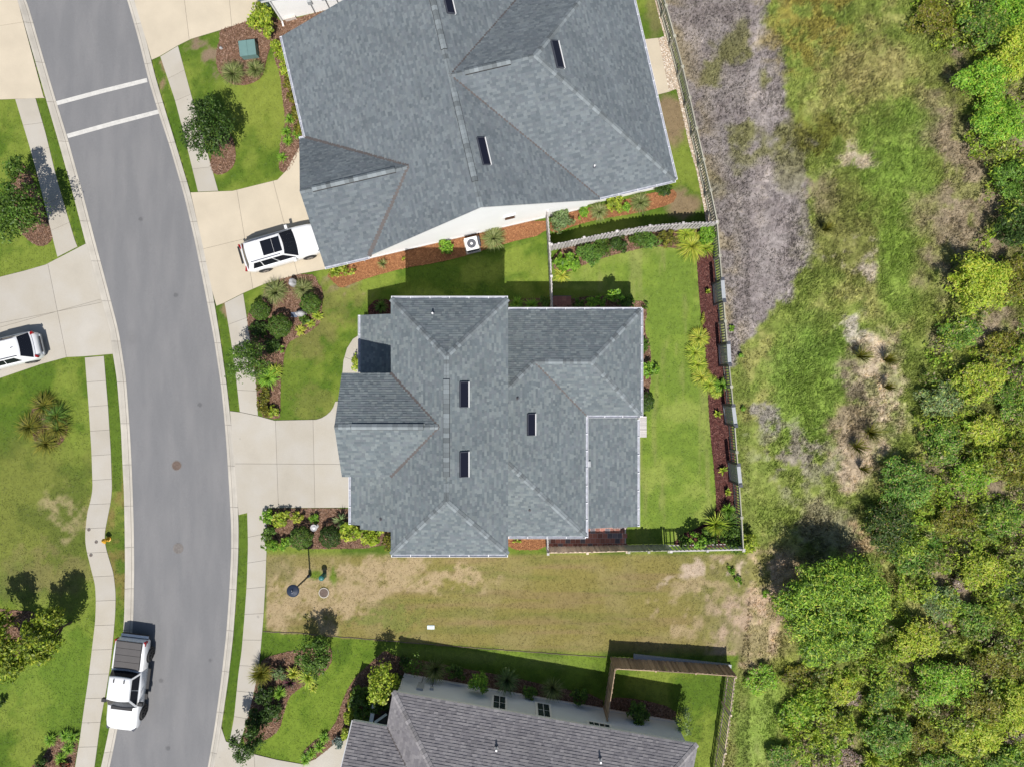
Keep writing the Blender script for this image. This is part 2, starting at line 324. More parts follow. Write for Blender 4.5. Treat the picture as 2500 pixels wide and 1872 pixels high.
BEDS = {
 'utility': ([(536,74),(570,63),(609,51),(655,36),(692,55),(740,40),(830,18),(870,40),(760,120),(700,110),(668,100),(655,130),(648,160),(640,190),(615,205),(590,210),(560,205),(535,182),(527,150),(530,120),(537,95)], 'mulch_brown'),
 'west_wall': ([(672,110),(700,100),(760,330),(735,360),(710,415),(684,424),(680,395),(686,340),(698,300),(690,240),(684,180),(668,140)], 'mulch_brown'),
 'tree_ring_r': ([(540,300),(566,330),(577,370),(573,405),(550,425),(525,428),(512,410),(520,360)], 'mulch_brown'),
 'tree_ring_l': ([(50,390),(75,430),(95,470),(110,520),(125,560),(130,585),(110,602),(85,600),(40,560),(20,470)], 'mulch_brown'),
 'grass_ring': ([(75,1000),(95,985),(125,985),(150,1000),(165,1030),(165,1055),(150,1085),(115,1095),(90,1085),(75,1050)], 'mulch_brown'),
 'island_l': ([(-40,1480),(40,1490),(75,1490),(90,1500),(80,1540),(110,1580),(115,1600),(90,1610),(60,1600),(0,1600),(-40,1600)], 'mulch_brown'),
 'corner_l': ([(110,1880),(70,1875),(105,1850),(115,1830),(140,1790),(180,1785),(193,1800),(182,1872),(176,1920),(80,1920)], 'mulch_brown'),
 'front_b': ([(648,697),(690,680),(732,669),(770,672),(775,690),(790,710),(785,760),(783,790),(755,812),(725,825),(705,835),(695,860),(690,900),(685,930),(685,1010),(680,1024),(632,1014),(625,926),(609,817),(601,770),(620,755),(640,740)], 'mulch_brown'),
 'front_c': ([(653,1241),(700,1240),(853,1240),(880,1250),(900,1290),(965,1290),(965,1337),(651,1340)], 'mulch_brown'),
 'south_up': ([(795,668),(850,640),(1100,583),(1335,529),(1336,571),(1234,594),(1138,625),(1062,643),(989,654),(900,678),(862,692),(833,705),(815,690)], 'mulch_orange'),
 'south_up2': ([(1343,529),(1480,500),(1640,460),(1655,475),(1640,500),(1560,520),(1460,536),(1400,552),(1343,575)], 'mulch_orange'),
 'yard_n': ([(1352,610),(1430,596),(1540,575),(1640,562),(1740,556),(1742,600),(1700,612),(1660,608),(1600,600),(1540,612),(1480,628),(1440,640),(1400,660),(1352,672)], 'mulch_brown'),
 'yard_e': ([(1700,612),(1738,600),(1748,690),(1760,800),(1775,920),(1786,1040),(1796,1160),(1804,1300),(1800,1335),(1640,1335),(1660,1305),(1700,1290),(1750,1258),(1746,1170),(1733,1050),(1727,937),(1722,850),(1710,760),(1705,700)], 'mulch_red'),
 'house_e': ([(1530,735),(1575,735),(1580,760),(1572,800),(1588,850),(1590,900),(1585,960),(1575,1000),(1530,1000)], 'mulch_brown'),
 'house_n': ([(1220,735),(1330,725),(1348,745),(1395,745),(1395,725),(1540,722),(1540,790),(1220,790)], 'mulch_brown'),
 'house_nw': ([(900,735),(960,730),(970,790),(900,790)], 'mulch_red'),
 'side_s': ([(1235,1300),(1335,1300),(1336,1342),(1235,1340)], 'mulch_orange'),
 'yard_bot': ([(642,1605),(700,1590),(735,1585),(800,1570),(812,1590),(808,1625),(770,1655),(730,1680),(705,1700),(690,1750),(685,1775),(660,1800),(620,1815),(590,1815),(606,1750),(623,1677),(634,1630)], 'mulch_brown'),
 'yard_bot2': ([(925,1600),(940,1585),(960,1600),(1000,1605),(1100,1625),(1250,1652),(1350,1675),(1472,1700),(1472,1735),(1200,1690),(985,1645),(960,1700),(900,1770),(840,1790),(816,1815),(771,1851),(740,1864),(730,1855),(755,1815),(800,1790),(825,1755),(835,1710),(860,1660),(890,1630)], 'mulch_brown'),
 'yard_bot3': ([(1485,1700),(1560,1705),(1650,1728),(1650,1765),(1485,1735)], 'mulch_brown'),
}
GRAVEL = [(1596,-60),(1598,0),(1617,72),(1622,90),(1606,94),(1620,160),(1633,225),(1651,217),(1667,285),(1682,355),(1700,417),(1718,507),(1724,545),(1742,545),(1722,450),(1700,350),(1672,250),(1650,150),(1630,60),(1614,0),(1600,-60)]
PATIO = [(1338,1278),(1528,1278),(1528,1332),(1338,1332)]
for d in (DRV, WALKP):
    for v in d.values(): EXCL.append(v[0])
for v in SWK.values(): EXCL.append(v[0] + v[1][::-1])
for v in BEDS.values(): EXCL.append(v[0])
EXCL += [ROADP, GRAVEL, PATIO]

# ------------------------------------------------------------------ ground colour map (albedo only)
def ground_albedo(px, py):
    X = px / 38.; Y = py / 38.
    n1 = fbm(X / 2.2, Y / 2.2, 1); n2 = fbm(X / .7, Y / .7, 5); n3 = fbm(X / .22, Y / .22, 9, 3); nb = fbm(X / 6, Y / 6, 13, 3)
    wx = (fbm(X / 1.5, Y / 1.5, 21) - .5) * 130; wy = (fbm(X / 1.5, Y / 1.5, 27) - .5) * 130
    w2x = (fbm(X / .35, Y / .35, 31, 3) - .5) * 60; w2y = (fbm(X / .35, Y / .35, 37, 3) - .5) * 60
    C = np.empty(px.shape + (3,))
    def L(m, c):
        m = np.clip(m, 0, 1)[..., None]; C[:] = C * (1 - m) + np.array(c) * m
    def st(a, b, x): t = np.clip((x - a) / (b - a), 0, 1); return t * t * (3 - 2 * t)
    def blob(cx, cy, rx, ry, soft=.5, warp=1., rot=0.):
        dx = px + (wx + w2x) * warp - cx; dy = py + (wy + w2y) * warp - cy
        c, s_ = math.cos(rot), math.sin(rot)
        a = (dx * c + dy * s_) / rx; b = (-dx * s_ + dy * c) / ry
        return st(1 + soft / 2, 1 - soft / 2, np.sqrt(a * a + b * b))
    DG = (.06, .125, .014); MG = (.13, .192, .025); LG = (.205, .26, .045); YG = (.25, .27, .06)
    ST = (.40, .31, .185); KH = (.235, .205, .065); BR = (.20, .15, .07); SA = (.50, .40, .31); GP = (.265, .235, .235)
    C[:] = MG
    L(st(.42, .62, n1) * .75, LG); L(st(.56, .40, n1 * .6 + n2 * .4) * .6, DG)
    # narrow verges: deep green
    # vacant lot
    lot = st(1345, 1365, py) * st(1605 + 0 * px, 1570, py) * st(646, 655, px) * st(1900, 1800, px)
    lot = np.where(py > 1541 + (px - 642) * .075, 0, lot)
    L(lot, KH); L(lot * st(.4, .62, n1) * .6, (.27, .23, .10)); L(lot * st(.55, .75, fbm(X / 5, Y / .5, 41)) * .5, (.15, .17, .04)); L(lot * st(.5, .7, fbm(X / 6, Y / .35, 43)) * .45, (.26, .18, .10))
    strw = (blob(760, 1440, 170, 75, .9, 1.3) + blob(900, 1400, 140, 40, .9, 1.3) + blob(690, 1495, 90, 35, .8) + blob(1080, 1420, 140, 22, .9) + blob(820, 1500, 60, 25, .8)) * lot
    L(np.clip(strw, 0, 1) * st(.30, .52, n2 * .6 + n3 * .4) * .9, ST)
    L(lot * blob(680, 1400, 40, 35, .8) * .6, (.15, .15, .045)); L(blob(770, 1400, 16, 14, .6, .2) + blob(815, 1400, 9, 22, .6, .2), MG)
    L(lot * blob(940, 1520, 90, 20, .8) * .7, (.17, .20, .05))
    L(st(1560, 1580, py - (px - 900) * .075) * st(1610, 1585, py - (px - 900) * .075) * st(900, 1000, px) * st(1480, 1400, px) * .7, (.20, .25, .06))
    # back yard of the middle house, brighter mown lawn
    by = pip(px, py, [(1350,640),(1740,560),(1805,1330),(1530,1335),(1530,720),(1350,700)])
    by2 = np.where(by, 1., 0.)
    L(by2, (.175, .25, .038)); L(by2 * st(.4, .65, n1) * .7, (.25, .30, .07)); L(by2 * st(.55, .42, n1 * .5 + n2 * .5) * .55, (.12, .19, .03))
    L(by2 * st(.55, .72, fbm(X / .5, Y / 4, 47)) * .4, (.27, .27, .10))
    # front lawns
    L(blob(750, 830, 55, 60, .9) * .6 + blob(830, 740, 50, 40, .9) * .5, (.22, .19, .07))
    L(blob(840, 700, 45, 25, .9) * st(.35, .6, n2), (.28, .22, .13)); L(blob(780, 1000, 50, 25, 1.) * .4, (.24, .22, .07))
    L(blob(700, 920, 60, 90, 1.) * .35, LG)
    L(blob(530, 100, 60, 25, .8) * st(.45, .6, n2) + blob(505, 140, 25, 30, .8) * st(.5, .65, n2), (.24, .18, .12))
    L(blob(640, 270, 60, 80, 1.) * .55, (.24, .28, .05))
    # left yard
    L(blob(60, 1240, 230, 170, .8) * .45, (.16, .15, .045)); L(blob(170, 1240, 50, 60, .8, 1.2) * st(.42, .6, n2) * .8, (.36, .30, .16))
    L(blob(130, 1390, 100, 40, .9) * .5, (.24, .19, .09)); L(blob(120, 1640, 130, 120, 1.) * .5, (.16, .25, .035)); L(blob(60, 1430, 120, 60, 1.) * .35, (.20, .19, .07))
    vg = pip(px, py, [(255,870),(300,870),(310,1250),(308,1700),(270,1872),(232,1872),(285,1500),(258,1300),(275,1190)])
    L(np.where(vg, 1, 0) * st(1150, 1200, py) * st(1500, 1440, py) * st(.35, .6, n2) * .7, (.22, .16, .06))
    for pl in ([(254,870),(292,880),(300,1200),(276,1200)], [(86,240),(112,240),(212,600),(190,603)], [(371,140),(392,138),(484,469),(466,475)], [(529,745),(549,740),(586,1006),(562,1003)], [(583,1256),(604,1255),(604,1400),(585,1640),(561,1809),(541,1790),(572,1540)]):
        L(np.where(pip(px, py, pl), .75, 0), (.075, .14, .016))
    L(blob(555, 765, 12, 20, .8, .3) + blob(398, 160, 9, 14, .8, .3) + blob(400, 210, 6, 16, .8, .3), (.28, .2, .12))
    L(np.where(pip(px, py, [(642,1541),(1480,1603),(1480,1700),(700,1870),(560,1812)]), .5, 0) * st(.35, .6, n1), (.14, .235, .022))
    # strip between upper roof and pebbles
    L(blob(1650, 300, 30, 60, .8, .5) + blob(1600, 30, 25, 60, .8, .3) * .5 + blob(1670, 500, 45, 30, .8, .4) + blob(1635, 255, 25, 30, .8, .3), (.24, .18, .105))
    # ---------------- rough land on the right
    fx = np.interp(py, [-100, 0, 181, 344, 540, 600, 832, 980, 1107, 1293, 1345, 1600, 1650, 1872, 2000], [1596, 1612, 1660, 1694, 1735, 1746, 1764, 1778, 1787, 1802, 1812, 1800, 1785, 1752, 1740])
    wild = st(0, 14, px - fx)
    wild = np.maximum(wild, st(1640, 1850, px + wx) * (py > 1352) * (py < 1600))
    WC = np.array([.185, .20, .06])
    L(wild, WC)
    bx = np.interp(py, [-50, 0, 130, 270, 330, 500, 600, 700, 760, 830, 900, 1000, 1300], [1880, 1875, 1900, 1925, 1960, 1975, 1985, 1940, 1890, 1830, 1790, 1770, 1770]) + wx * .6 + w2x * .6
    gp = st(10, -10, px - bx) * wild * st(1350, 1000, py + wy)
    L(gp * .95, GP); L(gp * st(.5, .7, n1), (.34, .30, .28)); L(gp * st(.52, .40, n2) * .5, (.17, .145, .145))
    L(gp * st(.48, .64, fbm(X / 1.7, Y / 1.7, 51)) * .85 * st(350, 100, abs(py - 230) + 0 * px), (.17, .17, .06))
    L(gp * st(80, 0, px - fx) * st(.4, .6, fbm(X / 1.2, Y / 1.2, 53)) * .8, (.30, .25, .15))
    mg = st(-10, 15, px - bx) * wild
    L(mg, (.19, .23, .055)); L(mg * st(.45, .65, n1) * .8, (.26, .25, .09)); L(mg * st(.5, .36, n2) * .6, (.11, .155, .028))
    L(blob(1960, 60, 110, 110, .8) * st(.4, .6, n2) * .7, (.24, .19, .045)); L(blob(1990, 320, 60, 50, .7) * .8, (.11, .11, .02)); L(blob(2130, 180, 120, 60, 1.) * .5, (.30, .25, .11))
    L(blob(2190, 380, 100, 130, .9) * .7, (.155, .24, .04)); L(blob(2080, 400, 45, 40, .8) * st(.4, .55, n2), (.40, .34, .25)); L(blob(2010, 480, 35, 60, .8, .6) * .8, (.22, .17, .12))
    L(blob(2060, 560, 75, 130, .8) * .7, (.145, .15, .045)); L(blob(2090, 640, 50, 40, .8) * st(.45, .6, n2), (.38, .33, .26))
    L(blob(2190, 620, 60, 150, .8, .7) * .7, (.16, .24, .04)); L(blob(2250, 530, 50, 60, .9) * .5, (.32, .27, .15))
    L(blob(1965, 940, 88, 160, .6, .7) * .85, (.155, .235, .045)); L(blob(1960, 1000, 60, 100, 1.) * .4, (.2, .27, .05))
    L(blob(2130, 930, 75, 110, .8, 1.2) * (.35 + .5 * st(.4, .55, n2)), SA); L(blob(2080, 820, 45, 40, .5, .8) * .9, (.46, .42, .36)); L(blob(2100, 1110, 60, 80, .6, .8) * .9, (.42, .33, .25))
    L(blob(2080, 940, 30, 90, .7, .8) * st(.4, .55, n2) * .9, (.19, .16, .11)); L(blob(2090, 1040, 40, 60, .7) * .8, (.26, .21, .14))
    L(blob(1930, 1130, 110, 90, .8) * st(.45, .6, n2) * .85, (.29, .25, .22)); L(blob(1850, 1100, 50, 80, .9) * .5, (.17, .22, .05)); L(blob(1950, 1200, 120, 60, .8) * .45, (.20, .24, .06))
    L(blob(1860, 1020, 30, 40, .7) * .8, GP)
    L(blob(2010, 1290, 90, 70, .7) * .6, (.25, .21, .17)); L(blob(2110, 1320, 45, 60, .6) * .8, (.40, .29, .19))
    lotr = wild * st(1320, 1370, py) * st(1660, 1600, py)
    L(lotr * st(2000, 1900, px) * .8, (.22, .195, .075)); L(lotr * st(.46, .58, n1 * .5 + n2 * .5) * st(2000, 1900, px), (.44, .33, .23))
    L(blob(1690, 1400, 30, 26, .6, .5) * .9, SA); L(blob(1850, 1530, 80, 75, .8, 1.2) * (.35 + .6 * st(.4, .58, n2)), (.42, .32, .23)); L(blob(1730, 1440, 50, 14, .8, .6) * .7, ST); L(blob(1780, 1380, 60, 22, .7) * st(.42, .56, n2), SA)
    L(blob(1660, 1500, 60, 50, .9) * st(.45, .6, n2) * .8, ST); L(blob(1620, 1415, 25, 15, .8) * .6, SA)
    br = st(2210, 2330, px + wx + 120 * (fbm(X / 4, Y / 4, 61) - .5)) * wild
    br = np.maximum(br, st(1560, 1640, py + wy * .5) * st(1830, 1920, px + wx) * wild)
    L(br * .8, (.15, .16, .045)); L(br * st(.46, .6, n1) * .8, (.27, .21, .16)); L(br * st(.5, .64, fbm(X / 1.1, Y / 1.1, 67)) * .5, (.20, .24, .04))
    L(blob(1840, 1780, 70, 110, .8) * wild * .8, (.18, .26, .05))
    n4 = fbm(X / .11, Y / .11, 15, 2)
    amp = np.interp(px + wx, [1660, 1900], [.22, 1.0])
    C *= (1 + (n3 - .5) * amp + (n4 - .5) * amp * .7)[..., None]
    C *= np.where(px > 1830, np.where(C[..., 1] > C[..., 0] * .98, 1.2, 1.1), np.where((px > 1320) & (py > 560) & (py < 1340), 1.0, .92))[..., None]
    return np.clip(C, .01, .8)

# ground sheet ------------------------------------------------------
gx = np.r_[-700, -300, -120, np.arange(-70, -37.5, 1.5), np.arange(-37, 37.01, .15), np.arange(38, 70, 1.5), 120, 300, 700]
gy = np.r_[-700, -300, -120, np.arange(-60, -28.5, 1.5), np.arange(-28, 28.01, .15), np.arange(29, 60, 1.5), 120, 300, 700]
GXX, GYY = np.meshgrid(gx, gy); PX = GXX * K + CX; PY = CY - GYY * K
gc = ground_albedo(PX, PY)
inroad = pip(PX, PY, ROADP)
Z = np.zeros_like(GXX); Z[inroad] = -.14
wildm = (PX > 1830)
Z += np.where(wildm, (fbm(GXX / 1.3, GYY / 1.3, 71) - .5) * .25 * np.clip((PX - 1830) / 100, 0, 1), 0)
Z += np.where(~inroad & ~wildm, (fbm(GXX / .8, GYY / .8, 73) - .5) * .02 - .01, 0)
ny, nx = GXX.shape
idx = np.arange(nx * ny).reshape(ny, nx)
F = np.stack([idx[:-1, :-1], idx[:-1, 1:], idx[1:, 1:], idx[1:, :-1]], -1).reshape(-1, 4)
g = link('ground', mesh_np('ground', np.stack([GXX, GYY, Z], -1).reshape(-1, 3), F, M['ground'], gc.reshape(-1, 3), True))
tag(g, kind='structure')

# road ---------------------------------------------------------------
mb = MB()
for i in range(NR - 1):
    a, b, c, d = P(*RLs[i], 0, -.075), P(*RRs[i], 0, -.075), P(*RRs[i + 1], 0, -.075), P(*RLs[i + 1], 0, -.075)
    m0, m1 = (a + b) / 2, (d + c) / 2; m0.z = m1.z = -.02
    mb.face([a, d, m1, m0], sm=True); mb.face([m0, m1, c, b], sm=True)
road = mb.build('road', M['asphalt']); tag(road, kind='structure')
for q, nm in (([(135,247),(357,190),(359,200),(138,257)], 0), ([(161,327),(386,267),(388,277),(165,337)], 1)):
    mb = MB()
    pts = [Vector(P(x, y)) for x, y in q]
    n = 12
    for i in range(n):
        t0, t1 = i / n, (i + 1) / n
        def zz(t): return -.075 + .055 * (1 - abs(2 * t - 1)) + .006
        a = pts[0].lerp(pts[1], t0); b = pts[0].lerp(pts[1], t1); c = pts[3].lerp(pts[2], t1); d = pts[3].lerp(pts[2], t0)
        a.z = d.z = zz(.03 + .94 * t0); b.z = c.z = zz(.03 + .94 * t1)
        mb.face([d, c, b, a])
    o = mb.build('crossing_line', M['paint'], road)
# gutters: individual segments
for (inn, out, nm) in ((RLs, GLs, 'L'), (RRs, GRs, 'R')):
    root = empty('gutter_kerb'); tag(root, kind='structure')
    step = 8
    for i in range(0, NR - 1, step):
        mb = MB(); j1 = min(i + step, NR - 1)
        ks = list(range(i, j1 + 1))
        for n_, k in enumerate(ks[:-1]):
            def prof(k, e):
                a = P(*inn[k]); b = P(*out[k]); d = P(*inn[min(k + 1, NR - 1)]) - P(*inn[max(k - 1, 0)]); d.z = 0; d.normalize()
                off = d * e
                r = []
                for t, z in ((-.02, -.12), (-.02, -.062), (.3, -.075), (.45, -.05), (.75, .015), (.92, .03), (1.0, .028), (1.0, -.1)):
                    q = a.lerp(b, t) + off; q.z = z; r.append(q)
                return r
            A = prof(k, .010 if n_ == 0 else 0); Bq = prof(ks[n_ + 1], -.010 if n_ == len(ks) - 2 else 0)
            for e in range(7): mb.face([A[e], A[e + 1], Bq[e + 1], Bq[e]] if nm == 'R' else [A[e + 1], A[e], Bq[e], Bq[e + 1]])
        mb.build('kerb_stone', M['gutter_conc'], root)
# dark strip under joints
mb = MB()
for a, b in ((RLs, GLs), (RRs, GRs)):
    for k in range(NR - 1):
        mb.face([P(*a[k], 0, -.10), P(*a[k + 1], 0, -.10), P(*b[k + 1], 0, -.01), P(*b[k], 0, -.01)])
o = mb.build('kerb_bedding', M['joint_dark']); tag(o, kind='structure')

# paving -------------------------------------------------------------
def clip(poly, p, q, keep, gap=0.0):
    """keep the side of line p->q with sign keep, shifted by gap"""
    nx_, ny_ = -(q[1] - p[1]), q[0] - p[0]; l = math.hypot(nx_, ny_); nx_, ny_ = nx_ / l * keep, ny_ / l * keep
    d = [(a[0] - p[0]) * nx_ + (a[1] - p[1]) * ny_ - gap for a in poly]; out = []
    for i in range(len(poly)):
        j = (i + 1) % len(poly)
        if d[i] >= 0: out.append(poly[i])
        if (d[i] >= 0) != (d[j] >= 0):
            t = d[i] / (d[i] - d[j]); out.append(tuple(poly[i][k] + t * (poly[j][k] - poly[i][k]) for k in range(len(poly[i]))))
    return out
def area(p): return abs(sum(p[i][0] * p[(i + 1) % len(p)][1] - p[(i + 1) % len(p)][0] * p[i][1] for i in range(len(p)))) / 2
def pave(name, poly, cuts, m, label=None, cat=None, group=None, kind='structure', ztop=.035):
    root = empty(name, P(sum(p[0] for p in poly) / len(poly), sum(p[1] for p in poly) / len(poly)))
    tag(root, kind=kind)
    inv = root.location.copy()
    ps = [poly]
    for c in cuts:
        nn = []
        for q in ps:
            for k in (1, -1):
                r = clip(q, c[0], c[1], k, .35)
                if len(r) > 2 and area(r) > 25: nn.append(r)
        ps = nn
    mb = MB(); mb.prism([(x - inv.x, y - inv.y) for x, y in W2(poly)], -.03, ztop - .02); mb.build('slab_bedding', M['joint_dark'], root)
    for q in ps:
        mb = MB(); mb.prism([(x - inv.x, y - inv.y) for x, y in W2(q)], -.02, ztop); mb.build('concrete_slab', M[m], root)
    return root
for k, v in DRV.items(): pave('driveway', v[0], v[1], v[2])
for k, v in WALKP.items(): pave('front_walk' if k == 'front_walk' else 'patio', v[0], v[1], v[2], ztop=.04)
for k, (l, r, n, lab) in SWK.items():
    root = empty('sidewalk'); tag(root, kind='structure')
    mm = 7; Ls = smoothpl(l, n * mm + 1, 2); Rs = smoothpl(r, n * mm + 1, 2)
    mb = MB()
    for i in range(n * mm): mb.face([P(*Ls[i], 0, .012), P(*Ls[i + 1], 0, .012), P(*Rs[i + 1], 0, .012), P(*Rs[i], 0, .012)])
    mb.build('slab_bedding', M['joint_dark'], root)
    for s_ in range(n):
        LL = Ls[s_ * mm:(s_ + 1) * mm + 1].copy(); RRr = Rs[s_ * mm:(s_ + 1) * mm + 1].copy()
        for A in (LL, RRr):
            d = A[1] - A[0]; A[0] += d / np.hypot(*d) * .35; d = A[-1] - A[-2]; A[-1] -= d / np.hypot(*d) * .35
        mb = MB(); mb.prism(W2([tuple(p) for p in LL] + [tuple(p) for p in RRr[::-1]]), -.02, .03 + random.uniform(-.002, .002)); mb.build('concrete_slab', M['concrete'], root)

# mulch beds ----------------------------------------------------------
def smooth_closed(poly, it=2):
    for _ in range(it):
        out = []
        for i in range(len(poly)):
            a, b = poly[i], poly[(i + 1) % len(poly)]
            out += [(.75 * a[0] + .25 * b[0], .75 * a[1] + .25 * b[1]), (.25 * a[0] + .75 * b[0], .25 * a[1] + .75 * b[1])]
        poly = out
    return poly
chipcol = {'mulch_brown': [(.20,.115,.075), (.33,.22,.16), (.10,.06,.04), (.26,.16,.12)], 'mulch_orange': [(.32,.15,.07), (.23,.10,.05), (.38,.19,.09)], 'mulch_red': [(.14,.055,.045), (.09,.035,.032), (.20,.10,.085), (.06,.025,.025)]}
CV, CC = [], []
for k, (poly, m) in BEDS.items():
    sp = smooth_closed(poly, 1)
    mb = MB(); mb.prism(W2(sp), -.03, .018)
    o = mb.build('mulch_bed', M[m]); tag(o, kind='structure')
    xs = [p[0] for p in sp]; ys = [p[1] for p in sp]
    n = int((max(xs) - min(xs)) * (max(ys) - min(ys)) / K / K * 260)
    qx = rng.uniform(min(xs), max(xs), n); qy = rng.uniform(min(ys), max(ys), n); ok = pip(qx, qy, sp)
    for f in F_CENTRE + F_UP + F_BOT: ok &= ~pip(qx, qy, f)
    qx, qy = qx[ok], qy[ok]; n = len(qx)
    c = np.stack([(qx - CX) / K, -(qy - CY) / K, np.full(n, .022) + rng.uniform(0, .035, n)], 1)
    th = rng.uniform(0, 2 * np.pi, n); l = rng.uniform(.03, .075, n); w_ = rng.uniform(.008, .02, n)
    tz = rng.uniform(-.4, .4, n)
    a = np.stack([np.cos(th) * l, np.sin(th) * l, tz * l], 1); b = np.stack([-np.sin(th) * w_, np.cos(th) * w_, rng.uniform(-.5, .5, n) * w_], 1)
    CV.append(np.stack([c - a - b, c + a - b, c + a + b, c - a + b], 1).reshape(-1, 3))
    pal = np.array(chipcol[m])[rng.integers(0, len(chipcol[m]), n)] * rng.uniform(.75, 1.25, (n, 1))
    CC.append(np.repeat(pal, 4, 0))
CV = np.concatenate(CV); CC = np.concatenate(CC)
o = link('mulch_chips', mesh_np('mulch_chips', CV, np.arange(len(CV)).reshape(-1, 4), M['chip'], CC)); tag(o, 'loose bark chips and pine straw covering the planting beds', 'mulch', kind='stuff')

# pebble strip ---------------------------------------------------------
mb = MB(); mb.prism(W2(GRAVEL), -.03, .012); o = mb.build('pebble_bed', mat('pebble_bed', (.36, .29, .22), .95, .2, 8, .3, 60, .6)); tag(o, kind='structure')
n = 26000; qx = rng.uniform(1590, 1750, n); qy = rng.uniform(-60, 550, n); ok = pip(qx, qy, GRAVEL); qx, qy = qx[ok], qy[ok]; n = len(qx)
r_ = rng.uniform(.02, .05, n)
oct_ = np.array([(1,0,0),(0,1,0),(-1,0,0),(0,-1,0),(0,0,1)], float)
V = np.stack([(qx - CX) / K, -(qy - CY) / K, np.full(n, .015)], 1)[:, None, :] + oct_[None] * r_[:, None, None] * rng.uniform(.6, 1.2, (n, 5, 1))
base = np.arange(n)[:, None] * 5
tri = np.array([(0,1,4),(1,2,4),(2,3,4),(3,0,4)]); Fp = (base[:, None, :] + tri[None]).reshape(-1, 3)
pc = np.array([(.52,.42,.32),(.62,.55,.46),(.40,.30,.22),(.66,.62,.56)])[rng.integers(0, 4, n)] * rng.uniform(.8, 1.15, (n, 1))
o = link('pebbles', mesh_np('pebbles', V.reshape(-1, 3), Fp, M['pebble'], np.repeat(pc, 5, 0))); tag(o, 'pale river pebbles strewn along the foot of the rear fence', 'pebbles', kind='stuff')

# ------------------------------------------------------------------ grass
def tufts(qx, qy, col, h, wd, lean, nb, spr=.6):
    n = len(qx) * nb
    X = np.repeat((qx - CX) / K, nb) + rng.normal(0, .025, n); Y = np.repeat(-(qy - CY) / K, nb) + rng.normal(0, .025, n)
    hh = np.repeat(h, nb) * rng.uniform(.6, 1.2, n); th = rng.uniform(0, 2 * np.pi, n)
    dx = np.cos(th) * wd; dy = np.sin(th) * wd
    lx = lean[0] * hh + rng.normal(0, spr, n) * hh; ly = lean[1] * hh + rng.normal(0, spr, n) * hh
    z0 = np.where(np.repeat(qx, nb) > 1830, -.08, -.01)
    V = np.stack([np.stack([X - dx, Y - dy, z0], 1), np.stack([X + dx, Y + dy, z0], 1), np.stack([X + lx, Y + ly, hh], 1)], 1).reshape(-1, 3)
    c = np.repeat(col, nb, 0) * rng.uniform(.82, 1.22, (n, 1)); return V, np.repeat(c, 3, 0)
n = 230000
qx = rng.uniform(-60, 1860, n); qy = rng.uniform(-60, 1930, n)
ok = np.ones(n, bool)
for e in EXCL: ok &= ~pip(qx, qy, e)
qx, qy = qx[ok], qy[ok]
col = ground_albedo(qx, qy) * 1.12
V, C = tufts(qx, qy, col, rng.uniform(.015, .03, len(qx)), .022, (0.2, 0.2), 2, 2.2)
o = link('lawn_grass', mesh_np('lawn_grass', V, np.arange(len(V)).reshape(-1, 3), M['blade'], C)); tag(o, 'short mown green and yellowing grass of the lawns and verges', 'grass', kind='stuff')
n = 150000
qx = rng.uniform(1600, 2600, n); qy = rng.uniform(-60, 1950, n)
fxx = np.interp(qy, [-100, 0, 181, 344, 540, 600, 832, 980, 1107, 1293, 1345, 1360, 1600, 1650, 1872, 2000], [1610, 1626, 1674, 1710, 1754, 1760, 1778, 1792, 1802, 1815, 1822, 1840, 1810, 1800, 1768, 1755])
ok = qx > fxx
qx, qy = qx[ok], qy[ok]
col = ground_albedo(qx, qy)
green = np.clip((col[:, 1] - col[:, 0] * .95) * 14, 0, 1)
dens = fbm(qx / 38 / .6, qy / 38 / .6, 81)
hh = (.04 + .30 * green * dens + .10 * dens) * np.clip((qx - 1780) / 160, .25, 1)
dry = (green < .3); jit = np.where(dry, rng.choice([.45, .8, 1.1, 1.55], len(qx)), rng.uniform(.8, 1.25, len(qx)))
hh = np.where(dry, hh + rng.uniform(.02, .10, len(qx)), hh)
V, C = tufts(qx, qy, col * 1.15 * jit[:, None], hh, .028, (.45, .35), 3)
o = link('meadow_grass', mesh_np('meadow_grass', V, np.arange(len(V)).reshape(-1, 3), M['blade'], C)); tag(o, 'rough uncut meadow grass, green, straw coloured and greyish purple, right of the fences', 'meadow grass', kind='stuff')

